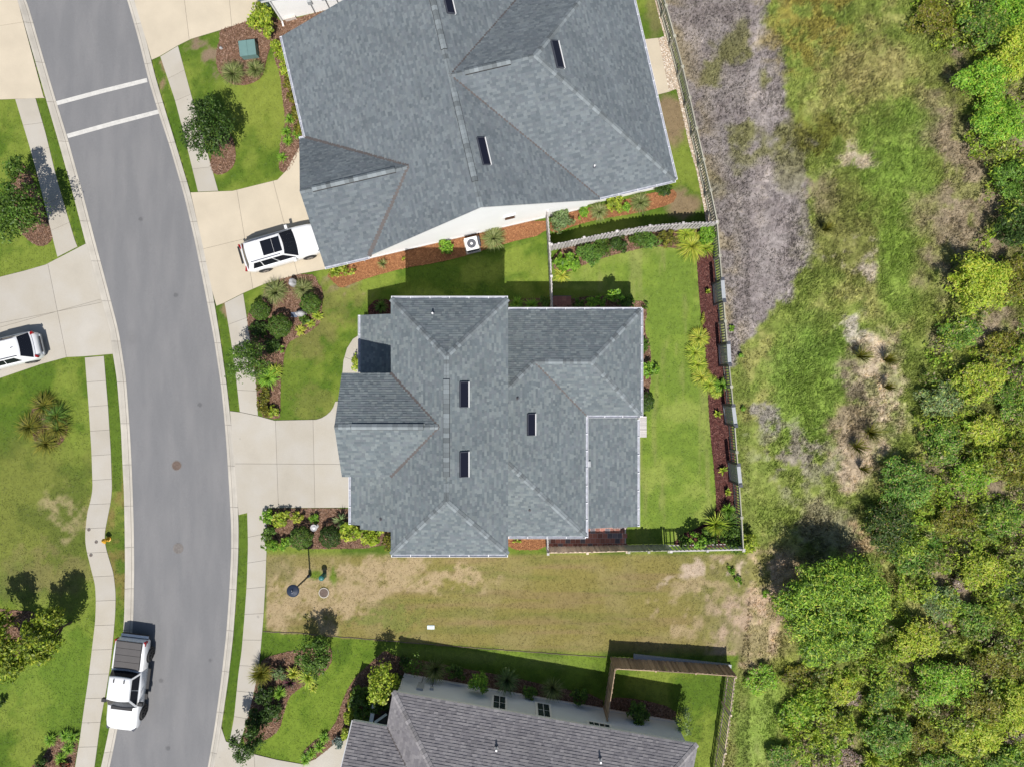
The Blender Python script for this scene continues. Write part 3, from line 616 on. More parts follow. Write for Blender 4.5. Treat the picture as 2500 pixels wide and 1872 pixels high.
# ------------------------------------------------------------------ roofs
def roof_plane(mb, pts, palette, eave_dir=None, expo=.145, seed=0, bluish=True):
    """pts: 3D polygon; first edge lies on the eave unless eave_dir is given. adds shingle tabs to mb"""
    rd = random.Random(seed)
    pts = [Vector(p) for p in pts]
    nrm = Vector((0, 0, 0))
    for i in range(len(pts)):
        a, b = pts[i], pts[(i + 1) % len(pts)]
        nrm += Vector(((a.y - b.y) * (a.z + b.z), (a.z - b.z) * (a.x + b.x), (a.x - b.x) * (a.y + b.y)))
    nrm.normalize()
    if nrm.z < 0: nrm = -nrm
    v = (Vector((0, 0, 1)) - nrm * nrm.z); v.normalize()      # upslope
    u = v.cross(nrm)
    o = min(pts, key=lambda p: p.z)
    L = [((p - o).dot(u), (p - o).dot(v)) for p in pts]
    vmin = min(l[1] for l in L); vmax = max(l[1] for l in L)
    r = 0; y = vmin
    def W(a, b, n): return o + u * a + v * b + nrm * n
    while y < vmax - .005:
        y1 = min(y + expo, vmax)
        strip = clip(clip(L, (0, y), (1, y), 1), (0, y1), (1, y1), -1)
        if len(strip) > 2:
            x0 = min(p[0] for p in strip) - rd.uniform(0, .25); x1 = max(p[0] for p in strip)
            x = x0
            while x < x1:
                wd = rd.choice((.13, .17, .2, .24, .3)); xe = x + wd
                q = clip(clip(strip, (x, 0), (x, 1), -1), (xe, 0), (xe, 1), 1)
                if len(q) > 2 and area(q) > 1e-4:
                    pal = rd.choice(palette); k = rd.uniform(.92, 1.08)
                    k *= .90; c = (pal[0] * k * .95, pal[1] * k * .995, pal[2] * k * 1.005) if bluish else (pal[0] * k, pal[1] * k, pal[2] * k)
                    th = rd.choice((.016, .018, .026, .03))
                    P3 = [W(a, b, .003 + th * (1 - (b - y) / expo)) for a, b in q]
                    n3 = (P3[1] - P3[0]).cross(P3[2] - P3[0])
                    if sum(q[i][0] * q[(i + 1) % len(q)][1] - q[(i + 1) % len(q)][0] * q[i][1] for i in range(len(q))) < 0: P3 = P3[::-1]; q = q[::-1]
                    mb.face(P3, c)
                    for i in range(len(q)):
                        a, b = q[i], q[(i + 1) % len(q)]
                        if abs(a[1] - y) < 1e-5 and abs(b[1] - y) < 1e-5 and abs(a[0] - b[0]) > .02:
                            mb.face([W(a[0], a[1], -.004), W(b[0], b[1], -.004), W(b[0], b[1], .003 + th), W(a[0], a[1], .003 + th)], (c[0] * .7, c[1] * .7, c[2] * .7))
                            break
                x = xe
        y += expo
    return nrm
PAL_BLUE = [(.165,.188,.20), (.195,.217,.225), (.148,.168,.182), (.215,.235,.24), (.175,.19,.205)]
PAL_UP = [(.16,.178,.195), (.182,.202,.216), (.142,.16,.176), (.20,.218,.23), (.168,.182,.20)]
PAL_GREY = [(.225,.215,.228), (.25,.24,.25), (.198,.19,.203), (.272,.26,.268), (.232,.222,.232)]
def slab3(mb, pts, th=.16):
    pts = [Vector(p) for p in pts]
    n = Vector((0, 0, 0))
    for i in range(len(pts)):
        a, b = pts[i], pts[(i + 1) % len(pts)]
        n += Vector(((a.y - b.y) * (a.z + b.z), (a.z - b.z) * (a.x + b.x), (a.x - b.x) * (a.y + b.y)))
    if n.z < 0: pts = pts[::-1]
    top = [p - Vector((0, 0, .004)) for p in pts]; bot = [p - Vector((0, 0, th)) for p in pts]
    mb.face(top, m=0); mb.face(bot[::-1], m=1)
    for i in range(len(pts)):
        j = (i + 1) % len(pts); mb.face([bot[i], bot[j], top[j], top[i]], m=1)
def caps(parent, a, b, mat_, n1, n2, wd=.15, step=.2, lift=.03):
    """individual cap shingles from a to b (low to high); n1/n2 plane normals"""
    a = Vector(a); b = Vector(b); d = (b - a); L = d.length; d.normalize()
    up = (n1 + n2).normalized()
    s1 = d.cross(n1); s1 = s1 if s1.dot(n1 - n2) > 0 else -s1
    s2 = d.cross(n2); s2 = s2 if s2.dot(n2 - n1) > 0 else -s2
    s1.normalize(); s2.normalize()
    mb = MB()
    for (s_, nn) in ((s1, n1), (s2, n2)):
        q = [Vector((0, 0, 0)), s_ * wd, s_ * wd + d * (step * 1.15), d * (step * 1.15)]
        lif = [nn * .022, nn * .014, nn * .002, nn * .004]
        top = [p + up * lift + l for p, l in zip(q, lif)]
        bt = [p + up * (lift - .03) for p in q]
        if (top[1] - top[0]).cross(top[2] - top[0]).dot(up) < 0: top = top[::-1]; bt = bt[::-1]
        mb.face(top)
        for i in range(4):
            j = (i + 1) % 4; mb.face([bt[i], bt[j], top[j], top[i]])
    o = mb.build('ridge_cap', mat_, parent); me = o.data
    n = max(1, int(L / step)); o.location = a
    for k in range(1, n):
        c = o.copy(); COL.objects.link(c); c.location = a + d * (k * L / n)
def nrm3(pts):
    pts = [Vector(p) for p in pts]; n = (pts[1] - pts[0]).cross(pts[2] - pts[0]).normalized()
    return n if n.z > 0 else -n
def valley(parent, pts, wd=.13):
    mb = MB()
    for i in range(len(pts) - 1):
        a, b = Vector(pts[i]), Vector(pts[i + 1]); d = (b - a).normalized(); s_ = d.cross(Vector((0, 0, 1))).normalized() * wd / 2
        z = Vector((0, 0, .035))
        mb.face([a - s_ + z, b - s_ + z, b + s_ + z, a + s_ + z][::-1])
        mb.face([a - s_ + z, a - s_ - z, b - s_ - z, b - s_ + z]); mb.face([a + s_ + z, b + s_ + z, b + s_ - z, a + s_ - z])
    return mb.build('valley_flashing', M['valley'], parent)
def gutter(parent, a, b, out):
    """eave gutter from a to b, outward direction out"""
    a = Vector(a); b = Vector(b); out = Vector(out).normalized(); mb = MB(); d = (b - a); L = d.length; d.normalize()
    z = Vector((0, 0, 1))
    def Q(t, o_, h): return a + d * t + out * o_ + z * h
    sec = [(.0, .0), (.0, -.11), (.13, -.11), (.15, -.02), (.15, .01), (.13, .01), (.125, -.02), (.11, -.07), (.012, -.07), (.012, 0)]
    for i in range(len(sec)):
        p, q = sec[i], sec[(i + 1) % len(sec)]
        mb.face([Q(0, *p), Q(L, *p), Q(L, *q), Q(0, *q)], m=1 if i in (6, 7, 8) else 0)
    mb.face([Q(0, *s_) for s_ in sec]); mb.face([Q(L, *s_) for s_ in sec])
    n = max(1, int(L / 1.0))
    for k in range(n + 1):
        t = min(max(k * L / n, .02), L - .02); mb.beam(Q(t, 0, .006), Q(t, .15, .006), .04, .012)
    o = mb.build('gutter', [M['gutter'], M['gutter_in']], parent)
    return o
def vent_ridge(parent, a, b, n1, n2, mat_, wd=.2):
    a = Vector(a); b = Vector(b); up = (n1 + n2).normalized(); d = (b - a).normalized(); L = (b - a).length
    s1 = d.cross(n1).normalized(); s1 = s1 if s1.dot(n1 - n2) > 0 else -s1
    s2 = d.cross(n2).normalized(); s2 = s2 if s2.dot(n2 - n1) > 0 else -s2
    mb = MB()
    for s_ in (s1, s2):
        p = [a + up * .10, b + up * .10, b + s_ * wd + up * .085, a + s_ * wd + up * .085]
        if (p[1] - p[0]).cross(p[2] - p[0]).dot(up) < 0: p = [p[3], p[2], p[1], p[0]]
        mb.face(p); bt = [q - up * .085 for q in p]
        for i in range(4): j = (i + 1) % 4; mb.face([bt[i], bt[j], p[j], p[i]])
    o = mb.build('ridge_vent', M['black'], parent)
    n = int(L / .25)
    for k in range(n):
        mb = MB()
        for s_ in (s1, s2):
            aa = a + d * (k * L / n); bb = a + d * ((k + 1) * L / n - .004)
            p = [aa + up * .125, bb + up * .112, bb + s_ * (wd - .02) + up * .097, aa + s_ * (wd - .02) + up * .11]
            if (p[1] - p[0]).cross(p[2] - p[0]).dot(up) < 0: p = [p[3], p[2], p[1], p[0]]
            mb.face(p); bt = [q - up * .012 for q in p]
            for i in range(4): j = (i + 1) % 4; mb.face([bt[i], bt[j], p[j], p[i]])
        c = mb.build('vent_cap', mat_, o)
def skylight(parent, c, u, v, n, lw=.5, lh=1.5):
    """c centre on plane; u,v in-plane axes; long side along u, high side is v+"""
    c = Vector(c); mb = MB(); a, b = lh / 2, lw / 2; t = .035
    Mx = Matrix((( u.x, v.x, n.x, c.x), (u.y, v.y, n.y, c.y), (u.z, v.z, n.z, c.z), (0, 0, 0, 1)))
    for (cx, cy, sx, sy) in ((0, b, lh, t), (a, 0, t, lw), (-a, 0, t, lw)): mb.box(cx, cy, .06, sx + .0, sy, .14, Mx)
    mb.box(0, -b, .06, lh + .04, .05, .15, Mx, m=1)
    o = mb.build('skylight_curb', [M['darkgrey'], M['white']], parent)
    mb = MB(); mb.box(0, 0, .075, lh - t, lw - t, .05, Mx); mb.build('skylight_pane', M['skyglass'], o)
def pipe(parent, c, r=.05, h=.3, m='white'):
    mb = MB(); mb.tube([Vector(c) - Vector((0, 0, .15)), Vector(c) + Vector((0, 0, h))], r, 10); o = mb.build('vent_pipe', M[m], parent)
    mb = MB(); mb.disc((c[0], c[1], c[2] + .0), r * 2, 12, 0, c[2] + .045); mb.build('pipe_boot', M['darkgrey'], o)
def walls(parent, f, pts, h, m, name='wall', z0=-.05):
    mb = MB(); P_ = [f(x, y, 0) for x, y in pts]; mb.prism([(p.x, p.y) for p in P_], z0, h); return mb.build(name, M[m], parent)

# ---- middle house
hm = empty('house', (0, 0, 0)); tag(hm, 'middle house with blue grey shingle hip roofs, three skylights and white gutters', 'house', 'houses seen from above')
Wx, Ex, Ny, Sy, RX = -249.4, -8.5, -174.2, 352., -129.
e1, r1 = 6.8, 8.6
PN = [T(Wx, Ny, e1), T(Ex, Ny, e1), T(RX, Ny + 120.5, r1)]
PS = [T(Ex, Sy, e1), T(Wx, Sy, e1), T(RX, Sy - 120.5, r1)]
PE = [T(Ex, Ny, e1), T(Ex, Sy, e1), T(RX, Sy - 120.5, r1), T(RX, Ny + 120.5, r1)]
gr = 8.39; gxv = -142.9; gy0, gy1, gyr = -21.1, 192., 85.4
PW = [T(Wx, Ny, e1), T(RX, Ny + 120.5, r1), T(RX, Sy - 120.5, r1), T(Wx, Sy, e1), T(Wx, gy1, e1), T(gxv, gyr, gr), T(Wx, gy0, e1)]
GNp = [T(-351, gy0, e1), T(Wx, gy0, e1), T(gxv, gyr, gr), T(-351, gyr, gr)]
GSp = [T(Wx, gy1, e1), T(-351, gy1, e1), T(-351, gyr, gr), T(gxv, gyr, gr)]
wn = [T(-20, -164.8, 3.5), T(289, -164.8, 3.5), T(171, -46.9, 5.24), T(47.6, -46.9, 5.24), T(-20, 20.7, 6.23)]
we = [T(289, -164.8, 3.5), T(289, 71, 3.5), T(171, -46.9, 5.24)]
ws = [T(47.6, -46.9, 5.24), T(171, -46.9, 5.24), T(289, 71, 3.5), T(165.5, 71, 3.5)]
ee = [T(47.6, -46.9, 5.24), T(-20, 20.7, 6.23), T(-20, 157, 6.23), T(165.5, 342.5, 3.5), T(165.5, 71, 3.5)]
es = [T(165.5, 342.5, 3.5), T(-20, 342.5, 3.5), T(-20, 157, 6.23)]
pp = [T(168, 66, 3.30), T(287, 66, 2.75), T(287, 327, 2.75), T(168, 327, 3.30)]
nwp = [T(-342, -154, 3.3), T(-238, -154, 4.28), T(-238, -5, 4.28), T(-342, -5, 3.3)]
swp = [T(-363.5, 175, 3.3), T(-240, 175, 4.47), T(-240, 327, 4.47), T(-341, 327, 3.513), T(-341, 318, 3.513), T(-363.5, 318, 3.3)]
mb = MB(); md = MB(); sd = 1
for pl in (PN, PS, PE, PW, GNp, GSp, wn, we, ws, ee, es, pp, nwp, swp):
    roof_plane(mb, pl, PAL_BLUE, seed=sd); slab3(md, pl); sd += 1
roofm = md.build('roof', [M['deck'], M['white']], hm)
sh = mb.build('shingles', M['shingle'], roofm); tag(sh, kind='stuff')
NN, NS, NE, NW = nrm3(PN), nrm3(PS), nrm3(PE), nrm3(PW)
for a, b, n1, n2 in ((T(Wx, Ny, e1), PN[2], NN, NW), (T(Ex, Ny, e1), PN[2], NN, NE), (T(Ex, Sy, e1), PS[2], NS, NE), (T(Wx, Sy, e1), PS[2], NS, NW),
                     (PN[2], T(RX, -8, r1), NE, NW), (PS[2], T(RX, 195, r1), NE, NW),
                     (T(-351, gyr, gr), T(-320, gyr, gr), nrm3(GNp), nrm3(GSp)), (T(-172, gyr, gr), T(gxv, gyr, gr), nrm3(GNp), nrm3(GSp)),
                     (T(289, -164.8, 3.5), T(171, -46.9, 5.24), nrm3(wn), nrm3(we)), (T(289, 71, 3.5), T(171, -46.9, 5.24), nrm3(ws), nrm3(we)),
                     (T(171, -46.9, 5.24), T(47.6, -46.9, 5.24), nrm3(wn), nrm3(ws)), (T(47.6, -46.9, 5.24), T(-8, 8.7, 6.06), nrm3(wn), nrm3(ee)),
                     (T(165.5, 342.5, 3.5), T(-8, 169, 6.06), nrm3(es), nrm3(ee))):
    caps(roofm, a, b, M['cap'], n1, n2)
vent_ridge(roofm, T(RX, -8, r1), T(RX, 183, r1), NE, NW, M['cap'])
vent_ridge(roofm, T(-317, gyr, gr), T(-175, gyr, gr), nrm3(GNp), nrm3(GSp), M['cap'])
valley(roofm, [T(Wx - 2, gy0, e1), T(gxv, gyr, gr), T(Wx - 2, gy1, e1)], .22)
valley(roofm, [T(165.5, 71, 3.5), T(47.6, -46.9, 5.24)], .12)
for a, b, o_ in ((T(Wx, Ny, e1), T(Ex, Ny, e1), (0, 1, 0)), (T(Wx, Sy, e1), T(Ex, Sy, e1), (0, -1, 0)), (T(-8, -164.8, 3.5), T(292, -164.8, 3.5), (0, 1, 0)),
                 (T(289, -168, 3.5), T(289, 74, 3.5), (1, 0, 0)), (T(168, 71, 3.5), T(289, 71, 3.5), (0, -1, 0)), (T(165.5, 74, 3.5), T(165.5, 346, 3.5), (1, 0, 0)),
                 (T(-8, 342.5, 3.5), T(165.5, 342.5, 3.5), (0, -1, 0)), (T(287, 82, 2.75), T(287, 327, 2.75), (1, 0, 0)), (T(-342, -154, 3.3), T(-342, -25, 3.3), (-1, 0, 0)),
                 (T(-363.5, 200, 3.3), T(-363.5, 318, 3.3), (-1, 0, 0))):
    gutter(roofm, a, b, o_)
mb = MB()
for x_, y_, h_ in ((-200, 338, 6.6),): mb.beam(T(-244, 344, 6.6), T(-244, 344, .1), .07, .05)
mb.build('downpipe', M['white'], roofm); mb = MB(); mb.beam(T(-16, -158, 6.6), T(-16, -158, 3.7), .07, .05); mb.build('downpipe', M['white'], roofm)
def on_plane(pts, px, py):
    """point on roof plane seen at photo pixel"""
    n = nrm3(pts); o = Vector(pts[0]); d = Vector(((px - CX) / K, -(py - CY) / K, 0)) - Vector((0, 0, HC)); c = Vector((0, 0, HC))
    t = (o - c).dot(n) / d.dot(n); return c + d * t
def frame(pts):
    n = nrm3(pts); v = (Vector((0, 0, 1)) - n * n.z).normalized(); return v.cross(n), v, n
for px, py in ((1132, 963), (1132, 1133)): u, v, n = frame(PE); skylight(roofm, on_plane(PE, px, py), u, v, n, .5, 1.3)
u, v, n = frame(ee); skylight(roofm, on_plane(ee, 1296, 1036), u, v, n, .5, 1.2)
pipe(roofm, on_plane(PN, 1057, 766)); pipe(roofm, on_plane(ee, 1263, 972), .05, .12, 'black'); pipe(roofm, on_plane(es, 1293, 1244), .05, .12, 'black'); pipe(roofm, on_plane(swp, 930, 1267), .05, .1, 'black')
u, v, n = frame(pp); c = on_plane(pp, 1437, 1132); mb = MB(); mb.box(c.x, c.y, c.z + .05, .22, .34, .12); mb.build('roof_vent', M['shingle'] if False else M['grey'], roofm)
walls(hm, T, [(-235,-160),(-22,-160),(-22,338),(-235,338)], 6.75, 'siding')
walls(hm, T, [(-338,-8),(-236,-8),(-236,178),(-338,178)], 6.75, 'siding')
walls(hm, T, [(-21,-151),(273,-151),(273,57),(-21,57)], 3.4, 'siding'); walls(hm, T, [(-21,58),(151,58),(151,329),(-21,329)], 3.4, 'siding')
mb = MB()
for (x0, x1, y, h0) in ((-338, -338, 0, 0),):
    a, b, c = T(-337, -8, 6.7), T(-337, 178, 6.7), T(-337, 85, 8.7); c.z = 8.2; mb.face([a, b, c]); mb.face([p + Vector((.1, 0, 0)) for p in (c, b, a)])
mb.build('gable', M['siding'], hm)
for p in ((282, 75), (282, 198), (282, 322), (163, 322), (-336, -148), (-336, -60), (-358, 312)):
    t_ = T(*p, 0); mb = MB(); mb.box(0, 0, 1.35, .18, .18, 2.7); mb.build('porch_post', M['white'], hm, loc=t_)
mb = MB(); mb.box(0, 0, 0, 0.06, 6.0, 2.1, Matrix.Translation(T(-339.3, 85, 1.1))); mb.build('garage_door', M['white'], hm)
# porch floors
mb = MB(); mb.prism([tuple(T(x, y, 0)[:2]) for x, y in ((150, 58), (285, 58), (285, 327), (150, 327))], 0, .10); mb.build('porch_floor', M['concrete'], hm)
mb = MB(); mb.prism([tuple(T(x, y, 0)[:2]) for x, y in ((-338, -150), (-236, -150), (-236, -9), (-338, -9))], 0, .10); mb.build('porch_floor', M['concrete'], hm)
# back steps
st_ = empty('back_steps', P(1567, 1041)); tag(st_, 'white slatted step at the back porch on the lawn side of the middle house', 'steps')
for k in range(12):
    mb = MB(); mb.box(0, 0, 0, .52, .098, .03); mb.build('slat', M['fence_white'], st_, loc=(0, .62 - k * .112, .22))
mb = MB(); mb.box(0, 0, .1, .44, 1.32, .2); mb.build('step_frame', M['fence_white'], st_)

# ---- upper house
hu = empty('house', (0, 0, 0)); tag(hu, 'large upper house with a wide dark grey shingle roof and bright white south gable', 'house', 'houses seen from above')
MW = [U(-330, -888, 3.0), U(20, -888, 7.5), U(20, -361, 7.5), U(-244.5, -346, 4.1), U(-108.6, -497, 5.85), U(-330, -650, 3.0)]
G3N = [U(-345, -650, 3.0), U(-330, -650, 3.0), U(-108.6, -497, 5.85), U(-345, -497, 5.85)]
G3S = [U(-345, -345, 4.1), U(-345, -497, 5.85), U(-108.6, -497, 5.85), U(-244.5, -345, 4.1)]
ME = [U(20, -361, 7.5), U(290, -361, 3.0), U(290, -366, 3.0), U(20, -636, 7.5)]
WS_ = [U(290, -366, 3.0), U(467, -366, 3.0), U(197, -636, 7.5), U(20, -636, 7.5)]
WE_ = [U(467, -366, 3.0), U(467, -906, 3.0), U(197, -636, 7.5)]
WN_ = [U(467, -906, 3.0), U(20 + 270, -906, 3.0), U(20, -636, 7.5), U(197, -636, 7.5)]
MEN = [U(20, -636, 7.5), U(290, -906, 3.0), U(290, -1000, 3.0), U(20, -1000, 7.5)]
MWN = [U(20, -888, 7.5), U(-120, -888, 5.7), U(-120, -1000, 5.7), U(20, -1000, 7.5)]
mb = MB(); md = MB()
for pl in (MW, G3N, G3S, ME, WS_, WE_, WN_, MEN):
    roof_plane(mb, pl, PAL_UP, seed=sd); slab3(md, pl); sd += 1
roofu = md.build('roof', [M['deck'], M['white']], hu)
sh = mb.build('shingles', M['shingle'], roofu); tag(sh, kind='stuff')
nMW, nME = nrm3(MW), nrm3(ME)
for a, b, n1, n2 in ((U(20, -361, 7.5), U(20, -415, 7.5), nMW, nME), (U(20, -600, 7.5), U(20, -690, 7.5), nMW, nME), (U(20, -636, 7.5), U(48, -636, 7.5), nrm3(WS_), nrm3(WN_)), (U(170, -636, 7.5), U(197, -636, 7.5), nrm3(WS_), nrm3(WN_)),
                     (U(467, -366, 3), U(197, -636, 7.5), nrm3(WS_), nrm3(WE_)), (U(467, -906, 3), U(197, -636, 7.5), nrm3(WN_), nrm3(WE_)),
                     (U(-345, -497, 5.85), U(-322, -497, 5.85), nrm3(G3N), nrm3(G3S)), (U(-135, -497, 5.85), U(-108.6, -497, 5.85), nrm3(G3N), nrm3(G3S))):
    caps(roofu, a, b, M['cap'], n1, n2, step=.25)
vent_ridge(roofu, U(20, -415, 7.5), U(20, -600, 7.5), nMW, nME, M['cap']); vent_ridge(roofu, U(20, -690, 7.5), U(20, -860, 7.5), nMW, nME, M['cap'])
vent_ridge(roofu, U(50, -636, 7.5), U(145, -636, 7.5), nrm3(WS_), nrm3(WN_), M['cap']); vent_ridge(roofu, U(-318, -497, 5.85), U(-138, -497, 5.85), nrm3(G3N), nrm3(G3S), M['cap'])
valley(roofu, [U(-332, -650, 3), U(-108.6, -497, 5.85), U(-244.5, -346, 4.13)], .28)
valley(roofu, [U(290, -366, 3), U(20, -636, 7.5), U(290, -906, 3)], .2)
def dU(x, y): return (U(x, y, 0) - U(0, 0, 0))
gutter(roofu, U(-330, -888, 3), U(-330, -650, 3), dU(-1, 0)); gutter(roofu, U(-345, -650, 3), U(-330, -650, 3), dU(0, -1))
gutter(roofu, U(-345, -345, 4.1), U(-244.5, -345, 4.1), dU(0, 1)); gutter(roofu, U(290, -366, 3), U(467, -366, 3), dU(0, 1)); gutter(roofu, U(467, -366, 3), U(467, -906, 3), dU(1, 0))
u, v, n = frame(ME); skylight(roofu, on_plane(ME, 1180, 371), u, v, n, .5, 1.5)
u, v, n = frame(MEN); skylight(roofu, on_plane(MEN, 1093, 2), u, v, n, .5, 1.5)
u, v, n = frame(WE_); skylight(roofu, on_plane(WE_, 1360, 135), u, v, n, .5, 1.5)
pipe(roofu, on_plane(WS_, 1451, 407), .05, .2)
walls(hu, U, [(-330,-640),(-316,-640),(-316,-870),(275,-870),(275,-377),(-322,-377)][1:] , 2.9, 'siding'); walls(hu, U, [(276,-892),(452,-892),(452,-382),(276,-382)], 2.9, 'siding')
mb = MB()
gp_ = [U(-322, -376.5, -.05), U(275, -376.5, -.05), U(275, -376.5, 3.05), U(20, -376.5, 7.3), U(-244, -376.5, 3.85), U(-322, -376.5, 3.9)]
mb.face(gp_); bk = [p + dU(0, -8) for p in gp_]; mb.face(bk[::-1])
for i in range(6): j = (i + 1) % 6; mb.face([gp_[i], bk[i], bk[j], gp_[j]])
mb.build('gable_wall', M['siding'], hu)
mb = MB(); gq = [U(-331, -640, -.05), U(-331, -384, -.05), U(-331, -384, 4.0), U(-331, -497, 5.9), U(-331, -640, 2.9)]
mb.face(gq); mb.face([p + dU(8, 0) for p in gq][::-1]); mb.build('gable_wall', M['siding'], hu)
# gable trim boards and small window
mb = MB(); mb.beam(U(-322, -375, .12), U(275, -375, .12), .03, .25); mb.build('base_trim', M['white'], hu)
wv = U(82, -374.5, 2.4)
mb = MB(); Mx = Matrix.Translation(wv) @ Matrix.Rotation(R(13.14), 4, 'Z'); mb.box(0, 0, 0, .75, .10, .75, Mx); wf = mb.build('window', M['white'], hu)
mb = MB(); mb.box(0, -.055, 0, .6, .02, .6, Mx); mb.build('pane', M['winglass'], wf)
mb = MB(); mb.beam(U(-281, -372, .1), U(-281, -372, 3.9), .08, .06); mb.build('downpipe', M['white'], hu)

# ---- house north of it (only its south wall is in view)
hn = empty('house', (0, 0, 0)); tag(hn, 'white house at the top edge of which only the bright south wall shows', 'house', 'houses seen from above')
walls(hn, U, [(-345,-990),(500,-990),(500,-1400),(-345,-1400)], 2.95, 'siding')
sd = 77; mb = MB(); pls = ([U(-360, -975, 3.0), U(515, -975, 3.0), U(295, -1195, 6.5), U(-140, -1195, 6.5)], [U(-360, -1415, 3.0), U(-360, -975, 3.0), U(-140, -1195, 6.5)], [U(515, -975, 3.0), U(515, -1415, 3.0), U(295, -1195, 6.5)], [U(515, -1415, 3.0), U(-360, -1415, 3.0), U(-140, -1195, 6.5), U(295, -1195, 6.5)])
for pl in pls: slab3(mb, pl)
rn_ = mb.build('roof', [M['deck'], M['white']], hn)
mb = MB()
for pl in pls[:3]: roof_plane(mb, pl, PAL_UP, expo=.25, seed=sd)
sh = mb.build('shingles', M['shingle'], rn_); tag(sh, kind='stuff')
mb = MB(); mb.beam(U(-345, -987, 0.02), U(-345, -987, 2.9), .10, .08); mb.beam(U(-345, -985, .05), U(-345, -974, .03), .1, .07); mb.build('downpipe', M['white'], hn)
mb = MB(); mb.beam(U(-336, -986, .15), U(-310, -986, .15), .1, .3); mb.build('utility_stub', M['joint'], hn)
def meterbox(parent, f, x, y, z, w_, h_, ang):
    Mx = Matrix.Translation(f(x, y, z)) @ Matrix.Rotation(ang, 4, 'Z'); mb = MB(); mb.box(0, 0, 0, w_, .14, h_, Mx); o = mb.build('meter_box', M['grey'], parent)
    mb = MB(); mb.tube([f(x, y, .05), f(x, y, z - h_ / 2)], .02, 6); mb.build('conduit', M['darkgrey'], o)
meterbox(hn, U, -262, -986, 1.35, .25, .3, R(13.14)); meterbox(hn, U, -225, -986, 1.6, .4, .55, R(13.14)); meterbox(hn, U, -200, -986, 1.35, .15, .2, R(13.14))

# ---- bottom house
hb = empty('house', (0, 0, 0)); tag(hb, 'lower house with warm grey brown shingle roof and pale blue wall with white windows', 'house', 'houses seen from above')
p6 = .6 / K
def hB(t): return 3.4 + .6 * t / K
BN = [B(0, 0, 3.4), B(696, 0, 3.4), B(456, 240, hB(240)), B(240, 240, hB(240))]
BW = [B(0, 0, 3.4), B(240, 240, hB(240)), B(0, 480, 3.4), B(0, 340, 3.4), B(130, 210, hB(130)), B(0, 80, 3.4)]
BE = [B(696, 0, 3.4), B(696, 480, 3.4), B(456, 240, hB(240))]
BS = [B(696, 480, 3.4), B(0, 480, 3.4), B(240, 240, hB(240)), B(456, 240, hB(240))]
B2N = [B(-78, 80, 3.4), B(0, 80, 3.4), B(130, 210, hB(130)), B(-78, 210, hB(130))]
B2S = [B(0, 340, 3.4), B(-78, 340, 3.4), B(-78, 210, hB(130)), B(130, 210, hB(130))]
mb = MB(); md = MB()
for pl in (BN, BW, BE, B2N, BS, B2S): roof_plane(mb, pl, PAL_GREY, expo=.165, seed=sd, bluish=False); sd += 1
for pl in (BN, BW, BE, BS, B2N, B2S): slab3(md, pl, .2)
roofb = md.build('roof', [M['deck'], M['white']], hb); sh = mb.build('shingles', M['shingle'], roofb); tag(sh, kind='stuff')
for a, b, n1, n2 in ((BN[0], BN[3], nrm3(BN), nrm3([BW[0], BW[1], BW[2]])), (BN[1], BN[2], nrm3(BN), nrm3(BE)), (BN[3], BN[2], nrm3(BN), nrm3(BS))): caps(roofb, a, b, M['cap_grey'], n1, n2, .17, .25)
valley(roofb, [B(0, 80, 3.4), B(130, 210, hB(130))], .1)
pipe(roofb, on_plane(BN, 1212, 1824), .06, .35); pipe(roofb, on_plane(BN, 1465, 1852), .06, .4)
mb = MB(); mb.beam(B(-79, 80, 3.38), B(-79, 210, hB(130) - .02), .05, .3); mb.build('barge_board', M['white'], roofb)
walls(hb, B, [(10,14),(680,14),(680,465),(10,465)], 3.35, 'siding_blue'); walls(hb, B, [(-62,140),(9,140),(9,325),(-62,325)], 3.35, 'siding_blue')
mb = MB(); mb.beam(B(8, 12.5, .12), B(682, 12.5, .12), .04, .28)
mb.build('base_trim', M['white'], hb); mb = MB(); mb.beam(B(9, 12.5, 0), B(9, 12.5, 3.3), .12, .05); mb.build('corner_board', M['white'], hb)
def winB(a, z, w_, h_, cols=1, b=12.2):
    Mx = Matrix.Translation(B(a, b, z)) @ Matrix.Rotation(R(-9.85), 4, 'Z')
    mb = MB(); mb.box(0, .02, 0, w_ + .22, .06, h_ + .22, Mx); o = mb.build('window', M['white'], hb)
    for c in range(cols):
        cw = w_ / cols
        for r in range(2 if h_ > 1 else 1):
            hh = h_ / (2 if h_ > 1 else 1)
            cx = -w_ / 2 + cw * (c + .5); cz = -h_ / 2 + hh * (r + .5)
            for s_ in (-1, 1):
                mb = MB(); mb.box(cx + s_ * (cw / 4 - .005), .055, cz, cw / 2 - .05, .02, hh - .06, Mx); mb.build('pane', M['winglass'], o)
winB(244, 1.85, .78, 1.7); winB(349, 1.85, .78, 1.7); winB(478, 2.55, 1.3, .5, 2)
meterbox(hb, B, 55, 11, 1.5, .4, .8, R(-9.85)); meterbox(hb, B, 82, 11, 1.5, .22, .25, R(-9.85))
# porch
po = empty('porch', B(-30, 40, 0)); po.parent = hb
for k in range(10):
    mb = MB(); mb.beam(B(-42 + k * 5.4, 60, .38), B(-42 + k * 5.4, 138, .38), .13, .04); o = mb.build('plank', M['deckwood'], hb)
bpy.data.objects.remove(po)
mb = MB(); mb.beam(B(-48, 80, .95), B(-48, 138, .95), .24, .08); mb.beam(B(-48, 60, .4), B(-48, 138, .4), .06, .9); mb.build('porch_rail', M['white'], hb)
gl = empty('grill', B(-17, 116, .4), R(35)); tag(gl, 'dark barbecue grill with a white shelf on the lower house porch', 'grill')
mb = MB(); mb.box(0, 0, .4, .8, .5, .8); mb.build('grill_body', M['black'], gl); mb = MB(); mb.box(0, .33, .78, .9, .14, .05); mb.build('shelf', M['white'], gl)

